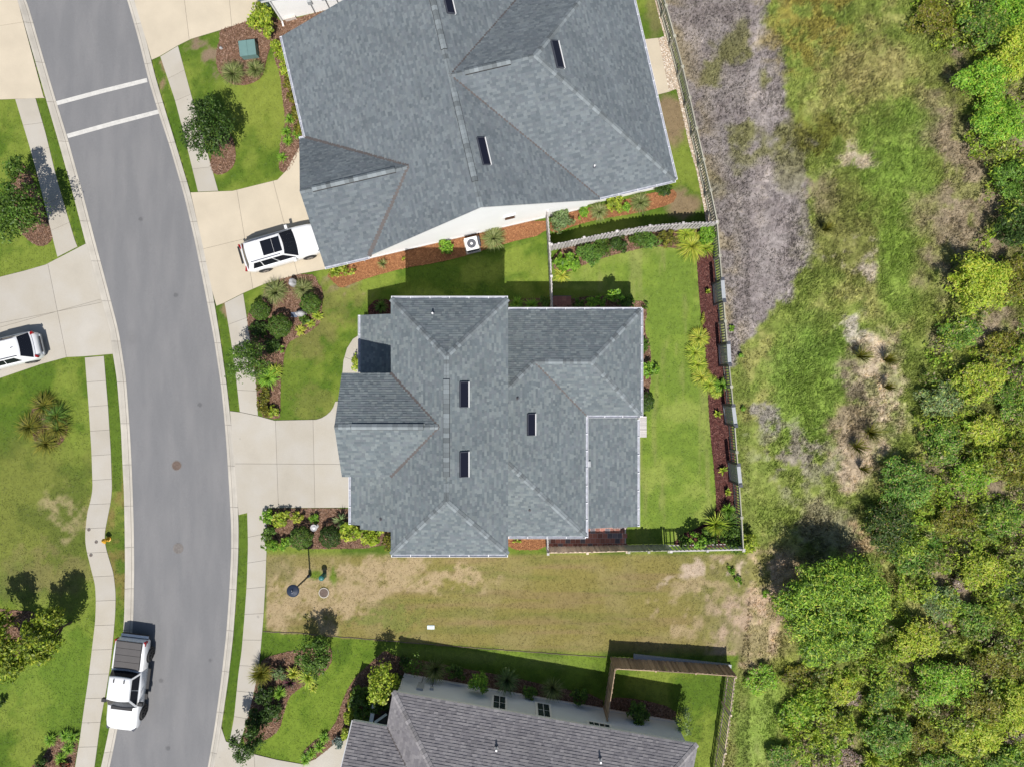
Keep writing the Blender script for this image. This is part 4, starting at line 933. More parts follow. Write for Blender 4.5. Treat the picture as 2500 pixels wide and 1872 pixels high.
# ------------------------------------------------------------------ fences
def picket_mesh(w_, h_, t=.02, dog=True):
    mb = MB()
    pr = [(-w_ / 2, 0), (w_ / 2, 0), (w_ / 2, h_ - .05), (w_ / 4, h_), (-w_ / 4, h_), (-w_ / 2, h_ - .05)] if dog else [(-w_ / 2, 0), (w_ / 2, 0), (w_ / 2, h_), (-w_ / 2, h_)]
    mb.face([(x, -t / 2, z) for x, z in pr]); mb.face([(x, t / 2, z) for x, z in pr][::-1])
    for i in range(len(pr)):
        a, b = pr[i], pr[(i + 1) % len(pr)]; mb.face([(a[0], -t / 2, a[1]), (a[0], t / 2, a[1]), (b[0], t / 2, b[1]), (b[0], -t / 2, b[1])])
    return mb
def fence(name, label, pl, h, hp, space, pw, m, rails=(.25, .9), post=2.2, postcap=True, dog=True, alt=False, cat='fence', group='garden fences', railm=None, toprail=False, postw=.1, posth=.08, jit=0.):
    """pl: photo pixels of the TOP line, h height"""
    pts = [P(x, y, h, 0) for x, y in pl]
    root = empty(name, pts[0]); tag(root, label, cat, group)
    o0 = pts[0]; d = [0]
    for i in range(len(pts) - 1): d.append(d[-1] + (pts[i + 1] - pts[i]).length)
    def at(s):
        for i in range(len(pts) - 1):
            if s <= d[i + 1] or i == len(pts) - 2:
                t = (s - d[i]) / (d[i + 1] - d[i]); v = pts[i + 1] - pts[i]; return pts[i] + v * t - o0, math.atan2(v.y, v.x)
    pk = None; n = int(d[-1] / space)
    for k in range(n):
        q, an = at((k + .5) * d[-1] / n)
        sgn = (1 if (k % 2 == 0 or not alt) else -1)
        q = q + Vector((-math.sin(an), math.cos(an), 0)) * (.035 * sgn if alt else .03 + (jit if k % 2 else -jit))
        if pk is None: pk = picket_mesh(pw, hp, dog=dog).build('picket', M[m], root); c = pk
        else: c = pk.copy(); COL.objects.link(c)
        c.location = q + Vector((0, 0, .03)); c.rotation_euler = (random.uniform(-.012, .012), random.uniform(-.01, .01), an); c.scale = (1.09 if jit else 1, 1, random.uniform(.985, 1.015))
    npst = max(1, int(round(d[-1] / post))); p0 = None
    for k in range(npst + 1):
        q, an = at(k * d[-1] / npst)
        if p0 is None:
            mb = MB(); mb.box(0, 0, (h + posth) / 2, postw, postw, h + posth)
            if postcap: mb.box(0, 0, h + posth + .02, postw * 1.5, postw * 1.5, .04)
            p0 = mb.build('post', M[railm or m], root); c = p0
        else: c = p0.copy(); COL.objects.link(c)
        c.location = q; c.rotation_euler = (0, 0, an)
    for k in range(npst):
        a, _ = at(k * d[-1] / npst); b, _ = at((k + 1) * d[-1] / npst)
        for f in rails:
            mb = MB(); z = Vector((0, 0, f * h)); mb.beam(a + z, b + z, .045, .09); mb.build('rail', M[railm or m], root)
        if toprail:
            mb = MB(); z = Vector((0, 0, h + .01)); mb.beam(a + z, b + z, .06, .035); mb.build('top_rail', M[railm or m], root)
    return root
fence('picket_fence', 'white shadowbox picket fence curving between the upper house strip and the back lawn', [(1346,598),(1380,592),(1426,581),(1480,571),(1535,560),(1590,552),(1643,547),(1700,544),(1749,543)], 1.8, 1.75, .105, .14, 'fence_white', alt=True)
fence('picket_fence', 'whitish board fence running straight between the upper house wall and the middle house', [(1337,516),(1341,575),(1345,645),(1348,720),(1349,755)], 1.7, 1.65, .105, .14, 'fence_white', alt=True)
fence('rail_fence', 'silvery open picket fence along the pebble strip behind the upper house', [(1606,-60),(1622,0),(1647,90),(1671,181),(1690,265),(1707,344),(1730,440),(1751,541)], 1.4, 1.3, .17, .075, 'fence_green', rails=(.12, .88), post=2.05, dog=False, toprail=True, postw=.12, posth=.02)
fence('rail_fence', 'silvery open picket fence behind the four trellis panels and red mulch strip', [(1751,545),(1757,620),(1764,700),(1769,760),(1774,832),(1782,905),(1789,980),(1799,1107),(1806,1200),(1813,1295),(1815,1343)], 1.3, 1.2, .17, .075, 'fence_green', rails=(.12, .88), post=2.05, dog=False, toprail=True, postw=.12, posth=.02)
fence('board_fence', 'pale weathered solid board fence beside the red paver patio', [(1338,1350),(1430,1349),(1530,1346)], 1.65, 1.6, .145, .150, 'fence_pale', post=2.4, jit=.012)
fence('gate', 'grey green board gate in the south fence of the middle back yard', [(1535,1347),(1585,1346),(1632,1345)], 1.75, 1.7, .145, .150, 'fence_green', post=1.25, jit=.012, cat='gate', group='garden gates')
fence('rail_fence', 'white spaced picket fence behind the corner shrubs of the middle back yard', [(1638,1345),(1730,1343),(1815,1341)], 1.7, 1.65, .24, .08, 'fence_white', rails=(.12, .9), post=1.9, dog=False, toprail=True)
fence('board_fence', 'short white board fence end beside the paver patio and the orange mulch', [(1337,1311),(1338,1351)], 1.8, 1.75, .145, .15, 'fence_white', post=2.4, jit=.012)
fence('board_fence', 'brown weathered board fence facing the dry lot north of the lower house', [(1503,1632),(1600,1637),(1700,1643),(1796,1650)], 1.8, 1.75, .15, .156, 'fence_brown', post=2.4, postcap=False, jit=.014, rails=(.2, .98))
fence('board_fence', 'brown board fence leg running back to the lower house wall', [(1502,1633),(1493,1690),(1483,1757)], 1.8, 1.75, .15, .156, 'fence_brown', post=2.2, postcap=False, jit=.014, rails=(.2, .98))
fence('board_fence', 'brown spaced board fence along the right side of the lower back yard', [(1796,1652),(1785,1740),(1768,1860),(1758,1930)], 1.8, 1.75, .22, .10, 'fence_pale', post=2.2, postcap=False, dog=False)
mb = MB(); mb.beam(P(1546, 1601, 0, .1), P(1783, 1626, 0, .1), .35, .2); o = mb.build('landscape_timber', M['grey']); tag(o, 'long grey timber kerb lying in the shade along the outside of the brown fence', 'kerb timber')
# trellises
for i, (a, b, lab) in enumerate((((1738,694),(1742,745),'grey slatted trellis panel nearest the upper corner of the back yard fence'), ((1752,842),(1755,893),'grey slatted trellis panel just right of the lime grass border'), ((1763,987),(1769,1034),'grey slatted trellis panel third from the top, beside a small banana plant'), ((1775,1124),(1780,1172),'grey slatted trellis panel lowest of the four along the red mulch strip'))):
    A, B_ = P(*a), P(*b); d = (B_ - A); L = d.length; an = math.atan2(d.y, d.x)
    root = empty('trellis', A, an); tag(root, lab, 'trellis', 'grey trellis panels along the rear fence')
    for k in range(2):
        mb = MB(); mb.box(0, 0, 1.12, .12, .12, 2.24); mb.box(0, 0, 2.27, .2, .2, .08); mb.build('post', M['darkgrey'], root, loc=(k * L, 0, 0))
    for z in (.25, 2.05):
        mb = MB(); mb.box(L / 2, 0, z, L, .06, .12); mb.build('rail', M['grey'], root)
    mb = MB(); mb.box(L / 2, 0, 2.2, L, .22, .04); mb.build('top_board', M['grey'], root)
    ns = 15; s0 = None
    for k in range(ns):
        if s0 is None: mb = MB(); mb.box(0, 0, 1.15, .062, .02, 1.7); s0 = mb.build('slat', M['grey'], root); c = s0
        else: c = s0.copy(); COL.objects.link(c)
        c.location = (L * (k + .7) / (ns + .4), 0, 0)

# paver patio ---------------------------------------------------------
pt = empty('paver_patio', P(1338, 1332)); tag(pt, kind='structure'); o0 = pt.location
mb = MB(); mb.prism([(x - o0.x, y - o0.y) for x, y in W2(PATIO)], -.02, .022); mb.build('joint_bed', M['joint'], pt)
pv = {}
for m in ('paver', 'paver_dark'):
    mb = MB(); s_ = .148; mb.prism([(-s_, -s_), (s_, -s_), (s_, s_), (-s_, s_)], 0, .04); pv[m] = mb
first = {}
for r in range(5):
    for c in range(16):
        m = 'paver_dark' if random.random() < .22 else 'paver'
        x = (c + .5 * (r % 2)) * .318 + .16; y = r * .318 - .08
        if x > 4.95: continue
        if m not in first: first[m] = pv[m].build('paver', M[m], pt); o = first[m]
        else: o = first[m].copy(); COL.objects.link(o)
        o.location = (x, y + .1, 0)
pt2 = empty('paver_path', P(1350, 760)); tag(pt2, kind='structure'); pp0 = None
mb = MB(); mb.box(.55, .2, 0, 1.25, 1.6, .03); mb.build('joint_bed', M['joint_dark'], pt2)
for r in range(5):
    for c in range(4):
        if pp0 is None: pp0 = pv['paver'].build('paver', M['paver'], pt2); o = pp0
        else: o = pp0.copy(); COL.objects.link(o)
        o.location = (.12 + c * .3, r * .3 - .4, 0)
        o.scale = (.97, .97, 1)

# ------------------------------------------------------------------ vehicles
def loft(mb, sts, m=0):
    """stations (x, w, zb, zs, zt)"""
    rings = []
    for x, w_, zb, zs, zt in sts:
        h = [(w_ * .90, zb), (w_ * .99, zb + .12), (w_, (zb + zs) / 2), (w_ * .985, zs - .10), (w_ * .94, zs - .02), (w_ * .80, zs + (zt - zs) * .55), (w_ * .4, zt - .01), (0, zt)]
        rings.append([Vector((x, y, z)) for y, z in h] + [Vector((x, -y, z)) for y, z in h[-2::-1]])
    for i in range(len(rings) - 1):
        for k in range(len(rings[0]) - 1): mb.face([rings[i][k], rings[i][k + 1], rings[i + 1][k + 1], rings[i + 1][k]], m=m, sm=True)
    mb.face(rings[0][::-1], m=m); mb.face(rings[-1], m=m)
def wheel(root, x, y, r, w_, spokes=5, dark=False):
    t = empty('wheel', (x, y, r), 0, root)
    mb = MB(); s_ = 1 if y > 0 else -1
    prof = [(r * .62, -w_ / 2), (r * .93, -w_ / 2), (r, -w_ / 2 + .04), (r, w_ / 2 - .04), (r * .93, w_ / 2), (r * .62, w_ / 2)]
    n = 24
    for i in range(len(prof) - 1):
        for k in range(n):
            t0, t1 = 2 * math.pi * k / n, 2 * math.pi * (k + 1) / n
            q = [(a * math.cos(tt), b, a * math.sin(tt)) for (a, b), tt in ((prof[i], t0), (prof[i], t1), (prof[i + 1], t1), (prof[i + 1], t0))]
            mb.face(q, sm=True)
    mb.build('tyre', M['rubber'], t)
    mb = MB()
    mb.face([(r * .62 * math.cos(2 * math.pi * k / n), s_ * w_ * .28, r * .62 * math.sin(2 * math.pi * k / n)) for k in range(n)], m=1)
    for k in range(spokes):
        a = 2 * math.pi * k / spokes; mb.beam((r * .1 * math.cos(a), s_ * w_ * .42, r * .1 * math.sin(a)), (r * .6 * math.cos(a), s_ * w_ * .46, r * .6 * math.sin(a)), .05, .09)
    mb.tube([(0, s_ * w_ * .3, 0), (0, s_ * w_ * .48, 0)], r * .16, 10)
    mb.build('rim', [M['black'] if dark else M['alloy'], M['black']], t)
    return t
def quad_lerp(q, a, b): # q: 4 corners bl br tr tl
    return q[0].lerp(q[1], a).lerp(q[3].lerp(q[2], a), b)
def glass_on(mb, q, a0, a1, b0, b1, off, m=0, nseg=3):
    n = (q[1] - q[0]).cross(q[3] - q[0]).normalized() * off
    for i in range(nseg):
        x0 = a0 + (a1 - a0) * i / nseg; x1 = a0 + (a1 - a0) * (i + 1) / nseg
        mb.face([quad_lerp(q, x0, b0) + n, quad_lerp(q, x1, b0) + n, quad_lerp(q, x1, b1) + n, quad_lerp(q, x0, b1) + n], m=m)
def cabin(root, bf, br, rf, rr, bw, rw, zb, zr, roofm, sideglass, rear=True, curve=.12):
    """greenhouse: belt front/rear x, roof front/rear x, half widths"""
    mb = MB()
    # belt & roof outlines bowed at front and rear
    def outline(xf, xr, w_, z, bow):
        f = [Vector((xf + bow * (1 - (y / w_) ** 2), y, z)) for y in np.linspace(-w_, w_, 7)]
        r = [Vector((xr - bow * .5 * (1 - (y / w_) ** 2), y, z)) for y in np.linspace(w_, -w_, 7)]
        return f, r
    fb, rb = outline(bf, br, bw, zb, curve); ft, rt = outline(rf, rr, rw, zr - .05, curve * .7); f2, r2 = outline(rf - .10, rr + .10, rw - .10, zr, curve * .5)
    B_ = fb + rb; Tt = ft + rt; T2 = f2 + r2; n = len(B_)
    for i in range(n):
        j = (i + 1) % n; mb.face([B_[i], B_[j], Tt[j], Tt[i]]); mb.face([Tt[i], Tt[j], T2[j], T2[i]], sm=True)
    # crowned roof
    c = [Vector((p.x, p.y, p.z + .0)) for p in T2]; mid = []
    for i in range(7):
        a, b = f2[i], r2[6 - i]; mid.append([a.lerp(b, t) + Vector((0, 0, .05 * math.sin(math.pi * t) * (1 - (a.y / rw) ** 2 * .8))) for t in np.linspace(0, 1, 6)])
    for i in range(6):
        for k in range(5): mb.face([mid[i][k], mid[i + 1][k], mid[i + 1][k + 1], mid[i][k + 1]][::1], sm=True)
    cb_ = mb.build('cabin', roofm, root, merge=True)
    # glass strips
    def strip(lo, up, t0, t1, name, off=.012, i0=0, i1=6):
        mb = MB()
        for i in range(i0, i1):
            a, b, c, d = lo[i], lo[i + 1], up[i + 1], up[i]; nn = (b - a).cross(d - a).normalized() * off
            cen = (a + b + c + d) / 4; 
            if nn.dot(cen - Vector((0, 0, zb))) < 0: nn = -nn
            e0 = .06 if i == i0 else 0; e1 = .94 if i == i1 - 1 else 1
            q = [a.lerp(d, t0).lerp(b.lerp(c, t0), e0), a.lerp(d, t0).lerp(b.lerp(c, t0), e1), a.lerp(d, t1).lerp(b.lerp(c, t1), e1), a.lerp(d, t1).lerp(b.lerp(c, t1), e0)]
            mb.face([p + nn for p in q], sm=True)
        return mb.build(name, M['glass'], root)
    strip(fb, ft, .03, .97, 'windscreen')
    if rear: strip(rb, rt, .12, .92, 'rear_window')
    for s_ in (-1, 1):
        q = [Vector((bf, s_ * bw, zb)), Vector((br, s_ * bw, zb)), Vector((rr, s_ * rw, zr - .05)), Vector((rf, s_ * rw, zr - .05))]
        for a0, a1 in sideglass:
            mb = MB(); nn = Vector((0, s_, .25)).normalized() * .012
            mb.face([quad_lerp(q, a, b) + nn for a, b in ((a0, .10), (a1, .10), (a1 if a1 < .9 else a1 - .03, .88), (a0 + (.03 if a0 < .1 else 0), .88))])
            mb.build('side_window', M['glass'], root)
    return cb_
# sport utility vehicle
sv = empty('sport_utility_vehicle', P(697, 611), math.atan2(.28, .96)); tag(sv, 'white sport utility vehicle with a dark panoramic sunroof on the cream driveway', 'car', 'parked white vehicles')
mb = MB(); loft(mb, [(2.50,.60,.45,.62,.66),(2.46,.78,.32,.76,.80),(2.30,.90,.26,.90,.96),(1.95,.97,.22,.99,1.05),(1.3,1.0,.22,1.05,1.12),(.9,1.0,.22,1.08,1.14),(0,1.0,.22,1.09,1.12),(-1.5,1.0,.22,1.10,1.12),(-2.1,.97,.24,1.08,1.10),(-2.38,.88,.3,1.0,1.03),(-2.48,.75,.4,.85,.9)])
mb.build('body', M['carwhite'], sv, merge=True)
cb1 = cabin(sv, 1.02, -2.28, .28, -1.95, .90, .66, 1.06, 1.74, M['carwhite'], ((.05, .36), (.38, .68), (.70, .90)))
mb = MB(); mb.box(0, 0, 0, .68, .92, .02); mb.build('sunroof', M['glass'], sv, loc=(-.58, 0, 1.785)); mb = MB(); mb.box(0, 0, 0, .48, .92, .02); mb.build('sunroof', M['glass'], sv, loc=(.02, 0, 1.775))
for s_ in (-1, 1):
    mb = MB(); mb.beam((.1, s_ * .62, 1.77), (-1.8, s_ * .62, 1.77), .04, .04); mb.build('roof_rail', M['chrome'], sv)
    mb = MB(); mb.box(0, 0, 0, .16, .24, .15); mb.build('mirror', M['carwhite'], sv, loc=(.72, s_ * 1.06, 1.12))
    mb = MB(); mb.box(0, 0, 0, .30, .20, .1, Matrix.Rotation(-s_ * .75, 4, 'Z')); mb.build('headlight', M['darkgrey'], sv, loc=(2.27, s_ * .72, .86))
    mb = MB(); mb.box(0, 0, 0, .10, .34, .12, Matrix.Rotation(s_ * .35, 4, 'Z')); mb.build('tail_light', M['red'], sv, loc=(-2.42, s_ * .72, .96))
    for x in (1.45, -1.47):
        mb = MB(); mb.tube([(x, s_ * .9, .36), (x, s_ * 1.005, .36)], .43, 22); mb.build('wheel_arch', M['black'], sv)
        wheel(sv, x, s_ * .92, .36, .24)
mb = MB(); mb.box(2.5, 0, .62, .05, .7, .22); mb.build('grille', M['black'], sv)
mb = MB(); mb.box(-2.30, 0, 1.70, .12, 1.1, .04); mb.build('rear_spoiler', M['black'], sv)
for x, y in ((1.6, .3), (1.6, -.3)): mb = MB(); mb.beam((1.0, y, 1.125), (2.2, y * .85, 1.0), .05, .02); mb.build('bonnet_crease', M['carwhite'], sv)
mb = MB(); mb.box(0, 0, 0, .35, .4, .5); mb.build('seat', M['seat'], sv, loc=(.15, -.38, .95))
# hatchback on the left
hc = empty('hatchback', P(31, 862), math.atan2(-.23, -.973)); tag(hc, 'white hatchback with red tail lights on the left driveway, cut by the photo edge', 'car', 'parked white vehicles')
mb = MB(); loft(mb, [(2.25,.6,.45,.6,.64),(2.2,.78,.32,.72,.78),(2.0,.88,.26,.86,.93),(1.6,.91,.22,.95,1.02),(.9,.92,.22,1.0,1.06),(0,.92,.22,1.03,1.06),(-1.4,.92,.22,1.05,1.07),(-1.9,.90,.25,1.02,1.04),(-2.15,.82,.3,.95,.97),(-2.27,.68,.38,.75,.8)])
mb.build('body', M['carwhite'], hc, merge=True)
cabin(hc, 1.05, -2.05, .3, -1.45, .84, .60, 1.02, 1.62, M['carwhite'], ((.05, .4), (.42, .75)))
for s_ in (-1, 1):
    mb = MB(); mb.beam((.1, s_ * .57, 1.65), (-1.35, s_ * .57, 1.65), .04, .04); mb.build('roof_rail', M['darkgrey'], hc)
    mb = MB(); mb.box(0, 0, 0, .30, .14, .16, Matrix.Rotation(-s_ * .5, 4, 'Z')); mb.build('tail_light', M['red'], hc, loc=(-2.07, s_ * .72, .96))
    mb = MB(); mb.box(0, 0, 0, .15, .2, .13); mb.build('mirror', M['carwhite'], hc, loc=(.75, s_ * .98, 1.05))
    for x in (1.32, -1.32):
        mb = MB(); mb.tube([(x, s_ * .8, .34), (x, s_ * .925, .34)], .40, 22); mb.build('wheel_arch', M['black'], hc); wheel(hc, x, s_ * .84, .34, .22)
mb = MB(); mb.box(-2.30, 0, .55, .16, 1.3, .12); mb.build('rear_bumper', M['grey'], hc)
mb = MB(); mb.box(-2.32, 0, .63, .08, 1.0, .03); mb.build('bumper_slot', M['black'], hc)
mb = MB(); mb.tube([(-1.1, 0, 1.66), (-1.25, 0, 1.72)], [.03, .012], 6); mb.build('aerial', M['black'], hc)
# pickup
tk = empty('pickup_truck', P(330, 1655), math.atan2(-.9925, -.122)); tag(tk, 'white pickup truck with a dark folded bed cover parked at the kerb', 'truck', 'parked white vehicles')
mb = MB(); loft(mb, [(2.85,.66,.55,.80,.84),(2.80,.84,.42,.96,1.0),(2.62,.94,.36,1.06,1.12),(2.2,.99,.34,1.12,1.2),(1.5,1.0,.34,1.16,1.24),(1.0,1.0,.34,1.18,1.25),(0,1.0,.34,1.2,1.22),(-1.02,1.0,.34,1.22,1.23)])
mb.build('body', M['carwhite'], tk, merge=True)
mb = MB()
loft(mb, [(-1.06,1.0,.42,1.22,1.24),(-2.2,1.0,.42,1.22,1.24),(-2.75,.98,.45,1.2,1.22),(-2.86,.93,.5,1.15,1.19)])
mb.build('truck_bed', M['carwhite'], tk, merge=True)
cabin(tk, 1.25, -.98, .55, -.85, .92, .68, 1.18, 1.92, M['carwhite'], ((.06, .48), (.50, .94)), curve=.1)
for k in range(4):
    mb = MB(); mb.box(0, 0, 0, .40, 1.56, .05); mb.build('cover_panel', M['tonneau'], tk, loc=(-1.36 - k * .42, 0, 1.27))
mb = MB(); mb.box(-1.99, 0, 1.25, 1.74, 1.64, .03); mb.build('bed_cover', M['black'], tk)
for s_ in (-1, 1):
    mb = MB(); mb.box(0, 0, 0, .26, .12, .30); mb.build('tail_light', M['red'], tk, loc=(-2.74, s_ * .91, 1.02))
    mb = MB(); mb.box(0, 0, 0, .2, .28, .22); mb.build('mirror', M['black'], tk, loc=(.95, s_ * 1.13, 1.22))
    mb = MB(); mb.box(0, 0, 0, .22, .24, .14, Matrix.Rotation(-s_ * .6, 4, 'Z')); mb.build('headlight', M['darkgrey'], tk, loc=(2.66, s_ * .78, .98))
    mb = MB(); mb.beam((1.0, s_ * 1.06, .42), (-.95, s_ * 1.06, .42), .16, .07); mb.build('running_board', M['black'], tk)
    mb = MB(); mb.beam((-.55, s_ * .32, 1.97), (-.75, s_ * .32, 1.97), .06, .03); mb.build('roof_clip', M['black'], tk)
    for x in (.35, -.45): mb = MB(); mb.beam((x, s_ * 1.02, 1.06), (x - .2, s_ * 1.02, 1.06), .03, .04); mb.build('door_handle', M['chrome'], tk)
    for x in (1.85, -1.83):
        mb = MB(); mb.tube([(x, s_ * .85, .42), (x, s_ * 1.006, .42)], .49, 22); mb.build('wheel_arch', M['black'], tk); wheel(tk, x, s_ * .93, .40, .28, 6, True)
mb = MB(); mb.box(-2.98, 0, .58, .22, 1.7, .16); mb.build('rear_bumper', M['black'], tk); mb = MB(); mb.box(-2.99, 0, .67, .16, 1.74, .02); mb.build('bumper_trim', M['carwhite'], tk)
mb = MB(); mb.box(1.34, 0, 1.235, .22, 1.35, .02); mb.build('cowl', M['black'], tk)

# ------------------------------------------------------------------ utilities and small things
ac = empty('air_conditioner', P(1153, 601), R(13.1)); tag(ac, 'square white air conditioning unit with a round fan on the orange mulch', 'air conditioner')
mb = MB(); mb.box(0, 0, .04, .95, .95, .1); mb.build('pad', M['concrete'], ac)
mb = MB(); mb.box(0, 0, .42, .74, .74, .68); mb.build('casing', M['darkgrey'], ac)
mb = MB()
for i in range(24):
    a0, a1 = 2 * math.pi * i / 24, 2 * math.pi * (i + 1) / 24
    def sq(a, s_=.40):
        c, s2 = math.cos(a), math.sin(a); m_ = max(abs(c), abs(s2)); return (s_ * c / m_, s_ * s2 / m_, .80)
    mb.face([(.29 * math.cos(a0), .29 * math.sin(a0), .80), sq(a0), sq(a1), (.29 * math.cos(a1), .29 * math.sin(a1), .80)])
    mb.face([sq(a0), tuple(np.array(sq(a0)) - (0, 0, .08)), tuple(np.array(sq(a1)) - (0, 0, .08)), sq(a1)])
mb.build('top_cover', M['white'], ac)
for k in range(3):
    mb = MB(); pts = [Vector((.05, -.03, .73))] + [Vector((.26 * math.cos(t), .26 * math.sin(t), .74)) for t in np.linspace(-.2, 1.1, 6)]
    mb.face(pts); mb.build('fan_blade', M['white'], ac, rot=(0, 0, k * 2.094))
mb = MB(); mb.disc((0, 0, .72), .08, 14, 0, .77); mb.build('fan_hub', M['white'], ac); mb = MB(); mb.disc((0, 0, .5), .30, 20, 0, .7); mb.build('fan_well', M['black'], ac)
mb = MB()
for r_ in (.1, .16, .22, .28):
    for k in range(20):
        a0, a1 = 2 * math.pi * k / 20, 2 * math.pi * (k + 1) / 20; mb.beam((r_ * math.cos(a0), r_ * math.sin(a0), .81), (r_ * math.cos(a1), r_ * math.sin(a1), .81), .006, .006)
mb.build('fan_guard', M['chrome'], ac)
mb = MB(); mb.box(.50, .1, .45, .10, .55, .6); mb.build('service_panel', M['darkgrey'], ac)
tb = empty('transformer_box', P(613, 129), R(-3) + R(10)); tag(tb, 'grey green utility transformer box on brown mulch near the upper driveway', 'utility box')
mb = MB(); mb.box(0, 0, .28, 1.02, .86, .56); mb.build('cabinet', M['boxgreen'], tb)
for k in (-1, 1): mb = MB(); mb.box(k * .262, 0, .60, .515, .98, .09); mb.build('lid', M['boxgreen'], tb)
lp = empty('street_lamp', P(757, 1402)); tag(lp, 'navy street lamp with a round shade standing on the dry lawn', 'street lamp')
mb = MB(); mb.tube([(0, 0, 0), (0, 0, .4), (0, 0, .42), (0, 0, 3.3)], [.11, .10, .055, .045], 12); mb.build('pole', M['lamp'], lp)
mb = MB(); mb.lathe((0, 0, 3.3), [(.05, 0), (.10, .05), (.37, .10), (.375, .13), (.30, .19), (.12, .27), (.05, .30), (.04, .36), (0.0, .38)], 28); mb.build('lamp_shade', M['lamp'], lp)
mb = MB(); mb.tube([(0, .06, 3.6), (0, .06, 3.67)], .03, 8); mb.tube([(0, -.10, 3.55), (0, -.10, 3.6)], .03, 8); mb.build('photocell', M['chrome'], lp)
pd = empty('utility_pedestal', P(793, 1402)); tag(pd, 'small green plastic utility pedestal with a rounded cap on the dry lawn', 'utility pedestal')
mb = MB(); mb.box(0, 0, .4, .24, .24, .8); mb.build('casing', M['teal'], pd); mb = MB(); mb.lathe((0, 0, .8), [(.18, -.12), (.18, 0), (.15, .07), (.07, .11), (0, .12)], 14); mb.build('cap', M['teal'], pd)
def manhole(px, py, r, z, m, label, ring=None, group='manhole covers'):
    root = empty('manhole_cover', P(px, py, 0, z)); tag(root, label, 'manhole cover', group)
    mb = MB(); mb.disc((0, 0, -.02), r, 28, 0, .012); mb.build('lid', M[m], root)
    mb = MB()
    for k in range(28):
        a0, a1 = 2 * math.pi * k / 28, 2 * math.pi * (k + 1) / 28; mb.beam((r * 1.06 * math.cos(a0), r * 1.06 * math.sin(a0), .006), (r * 1.06 * math.cos(a1), r * 1.06 * math.sin(a1), .006), .05, .03)
    mb.build('ring', M[ring or 'iron'], root)
    if r > .25:
        mb = MB()
        for k in range(-4, 5):
            y = k * r / 5; hw = math.sqrt(r * r - y * y) * .85; mb.beam((-hw, y, .016), (hw, y, .016), .02, .01)
        mb.build('tread_rib', M[m], root)
manhole(431, 1136, .29, -.03, 'rust', 'rusty round manhole cover in the road, upper of the two')
manhole(435, 1338, .29, -.03, 'iron', 'grey round manhole cover in the road, lower of the two')
manhole(791, 1446, .29, .03, 'rust', 'reddish brown manhole cover on the dry lawn beside the street lamp', 'gutter_conc')
manhole(218, 1292, .075, .034, 'rust', 'small round valve cap in the sidewalk bend, uppermost of three', group='valve caps in the sidewalk')
manhole(236, 1322, .075, .034, 'rust', 'small round valve cap in the sidewalk nearest the hydrant', group='valve caps in the sidewalk')
manhole(223, 1354, .075, .034, 'rust', 'small round valve cap in the sidewalk bend, lowest of three', group='valve caps in the sidewalk')
hy = empty('fire_hydrant', P(266, 1315)); tag(hy, 'yellow fire hydrant on the verge beside the winding sidewalk', 'hydrant')
mb = MB(); mb.lathe((0, 0, 0), [(.16, 0), (.16, .05), (.11, .07), (.10, .50), (.15, .52), (.15, .56), (.12, .60), (.06, .70), (.03, .72), (.03, .76), (0, .77)], 16); mb.build('barrel', M['yellow'], hy)
for a in (0, math.pi, -math.pi / 2): mb = MB(); mb.tube([(0, 0, .42), (.2 * math.cos(a), .2 * math.sin(a), .42)], .06, 10); mb.build('outlet_cap', M['yellow'], hy)
mb = MB(); mb.prism([(-.23, -.12), (.23, -.12), (.23, .12), (-.23, .12)], 0, .04); mb.box(0, 0, .05, .3, .12, .02)
o = mb.build('meter_lid', mat('pale_blue_plastic', (.62, .72, .74), .5), loc=P(1052, 1530)); tag(o, 'pale blue rectangular meter lid lying in the dry lawn', 'meter lid')
# lawn edging between the dry lot and lower lawn, built as a thin tube
mb = MB(); pl = resample([(642,1541),(727,1544),(832,1554),(971,1565),(1100,1576),(1250,1587),(1380,1597),(1480,1603)], 90)
pts = [P(x, y + random.uniform(-.7, .7), 0, .015) for x, y in pl]
mb.tube(pts, .022, 5); o = mb.build('lawn_edging', M['rust']); tag(o, 'thin dark line of edging between the dry lot and the lower green lawn', 'lawn edging')
# boulders
def boulder(px, py, r, h, label):
    bm = bmesh.new(); bmesh.ops.create_icosphere(bm, subdivisions=3, radius=1)
    rd = random.Random(px)
    ph = [rd.uniform(0, 6) for _ in range(6)]
    for v in bm.verts:
        k = 1 + .12 * math.sin(3 * v.co.x + ph[0]) + .10 * math.sin(4 * v.co.y + ph[1]) + .07 * math.sin(7 * v.co.z + ph[2] + 3 * v.co.x)
        v.co = Vector((v.co.x * r * k, v.co.y * r * .8 * k, max(-.1, v.co.z * h * k + h * .5)))
    me = bpy.data.meshes.new('boulder'); bm.to_mesh(me); bm.free(); me.materials.append(M['boulder'])
    o = link('boulder', me, loc=P(px, py)); tag(o, label, 'boulder', 'pale boulders in the front bed')
boulder(719, 692, .28, .5, 'pale grey boulder between the two feathery grass clumps'); boulder(737, 767, .32, .45, 'pale grey boulder beside the slate slab and the ball shrub')
boulder(541, 119, .11, .12, 'small whitish stone at the edge of the brown mulch near the transformer box')
mb = MB(); mb.prism([(-.2, -.16), (.2, -.16), (.2, .16), (-.2, .16)], 0, .06); o = mb.build('slate_slab', M['slate'], loc=P(719, 769)); tag(o, 'dark blue slate slab lying between two clipped balls', 'slab')
bb = empty('bird_bath', P(773, 1283)); tag(bb, 'small white and grey bird bath in the bed of clipped ball shrubs', 'bird bath')
mb = MB(); mb.lathe((0, 0, 0), [(.16, 0), (.14, .05), (.05, .1), (.05, .5), (.12, .56), (.22, .62), (.22, .64), (.15, .60), (.07, .58), (0, .58)], 20); mb.build('basin', M['boulder'], bb)
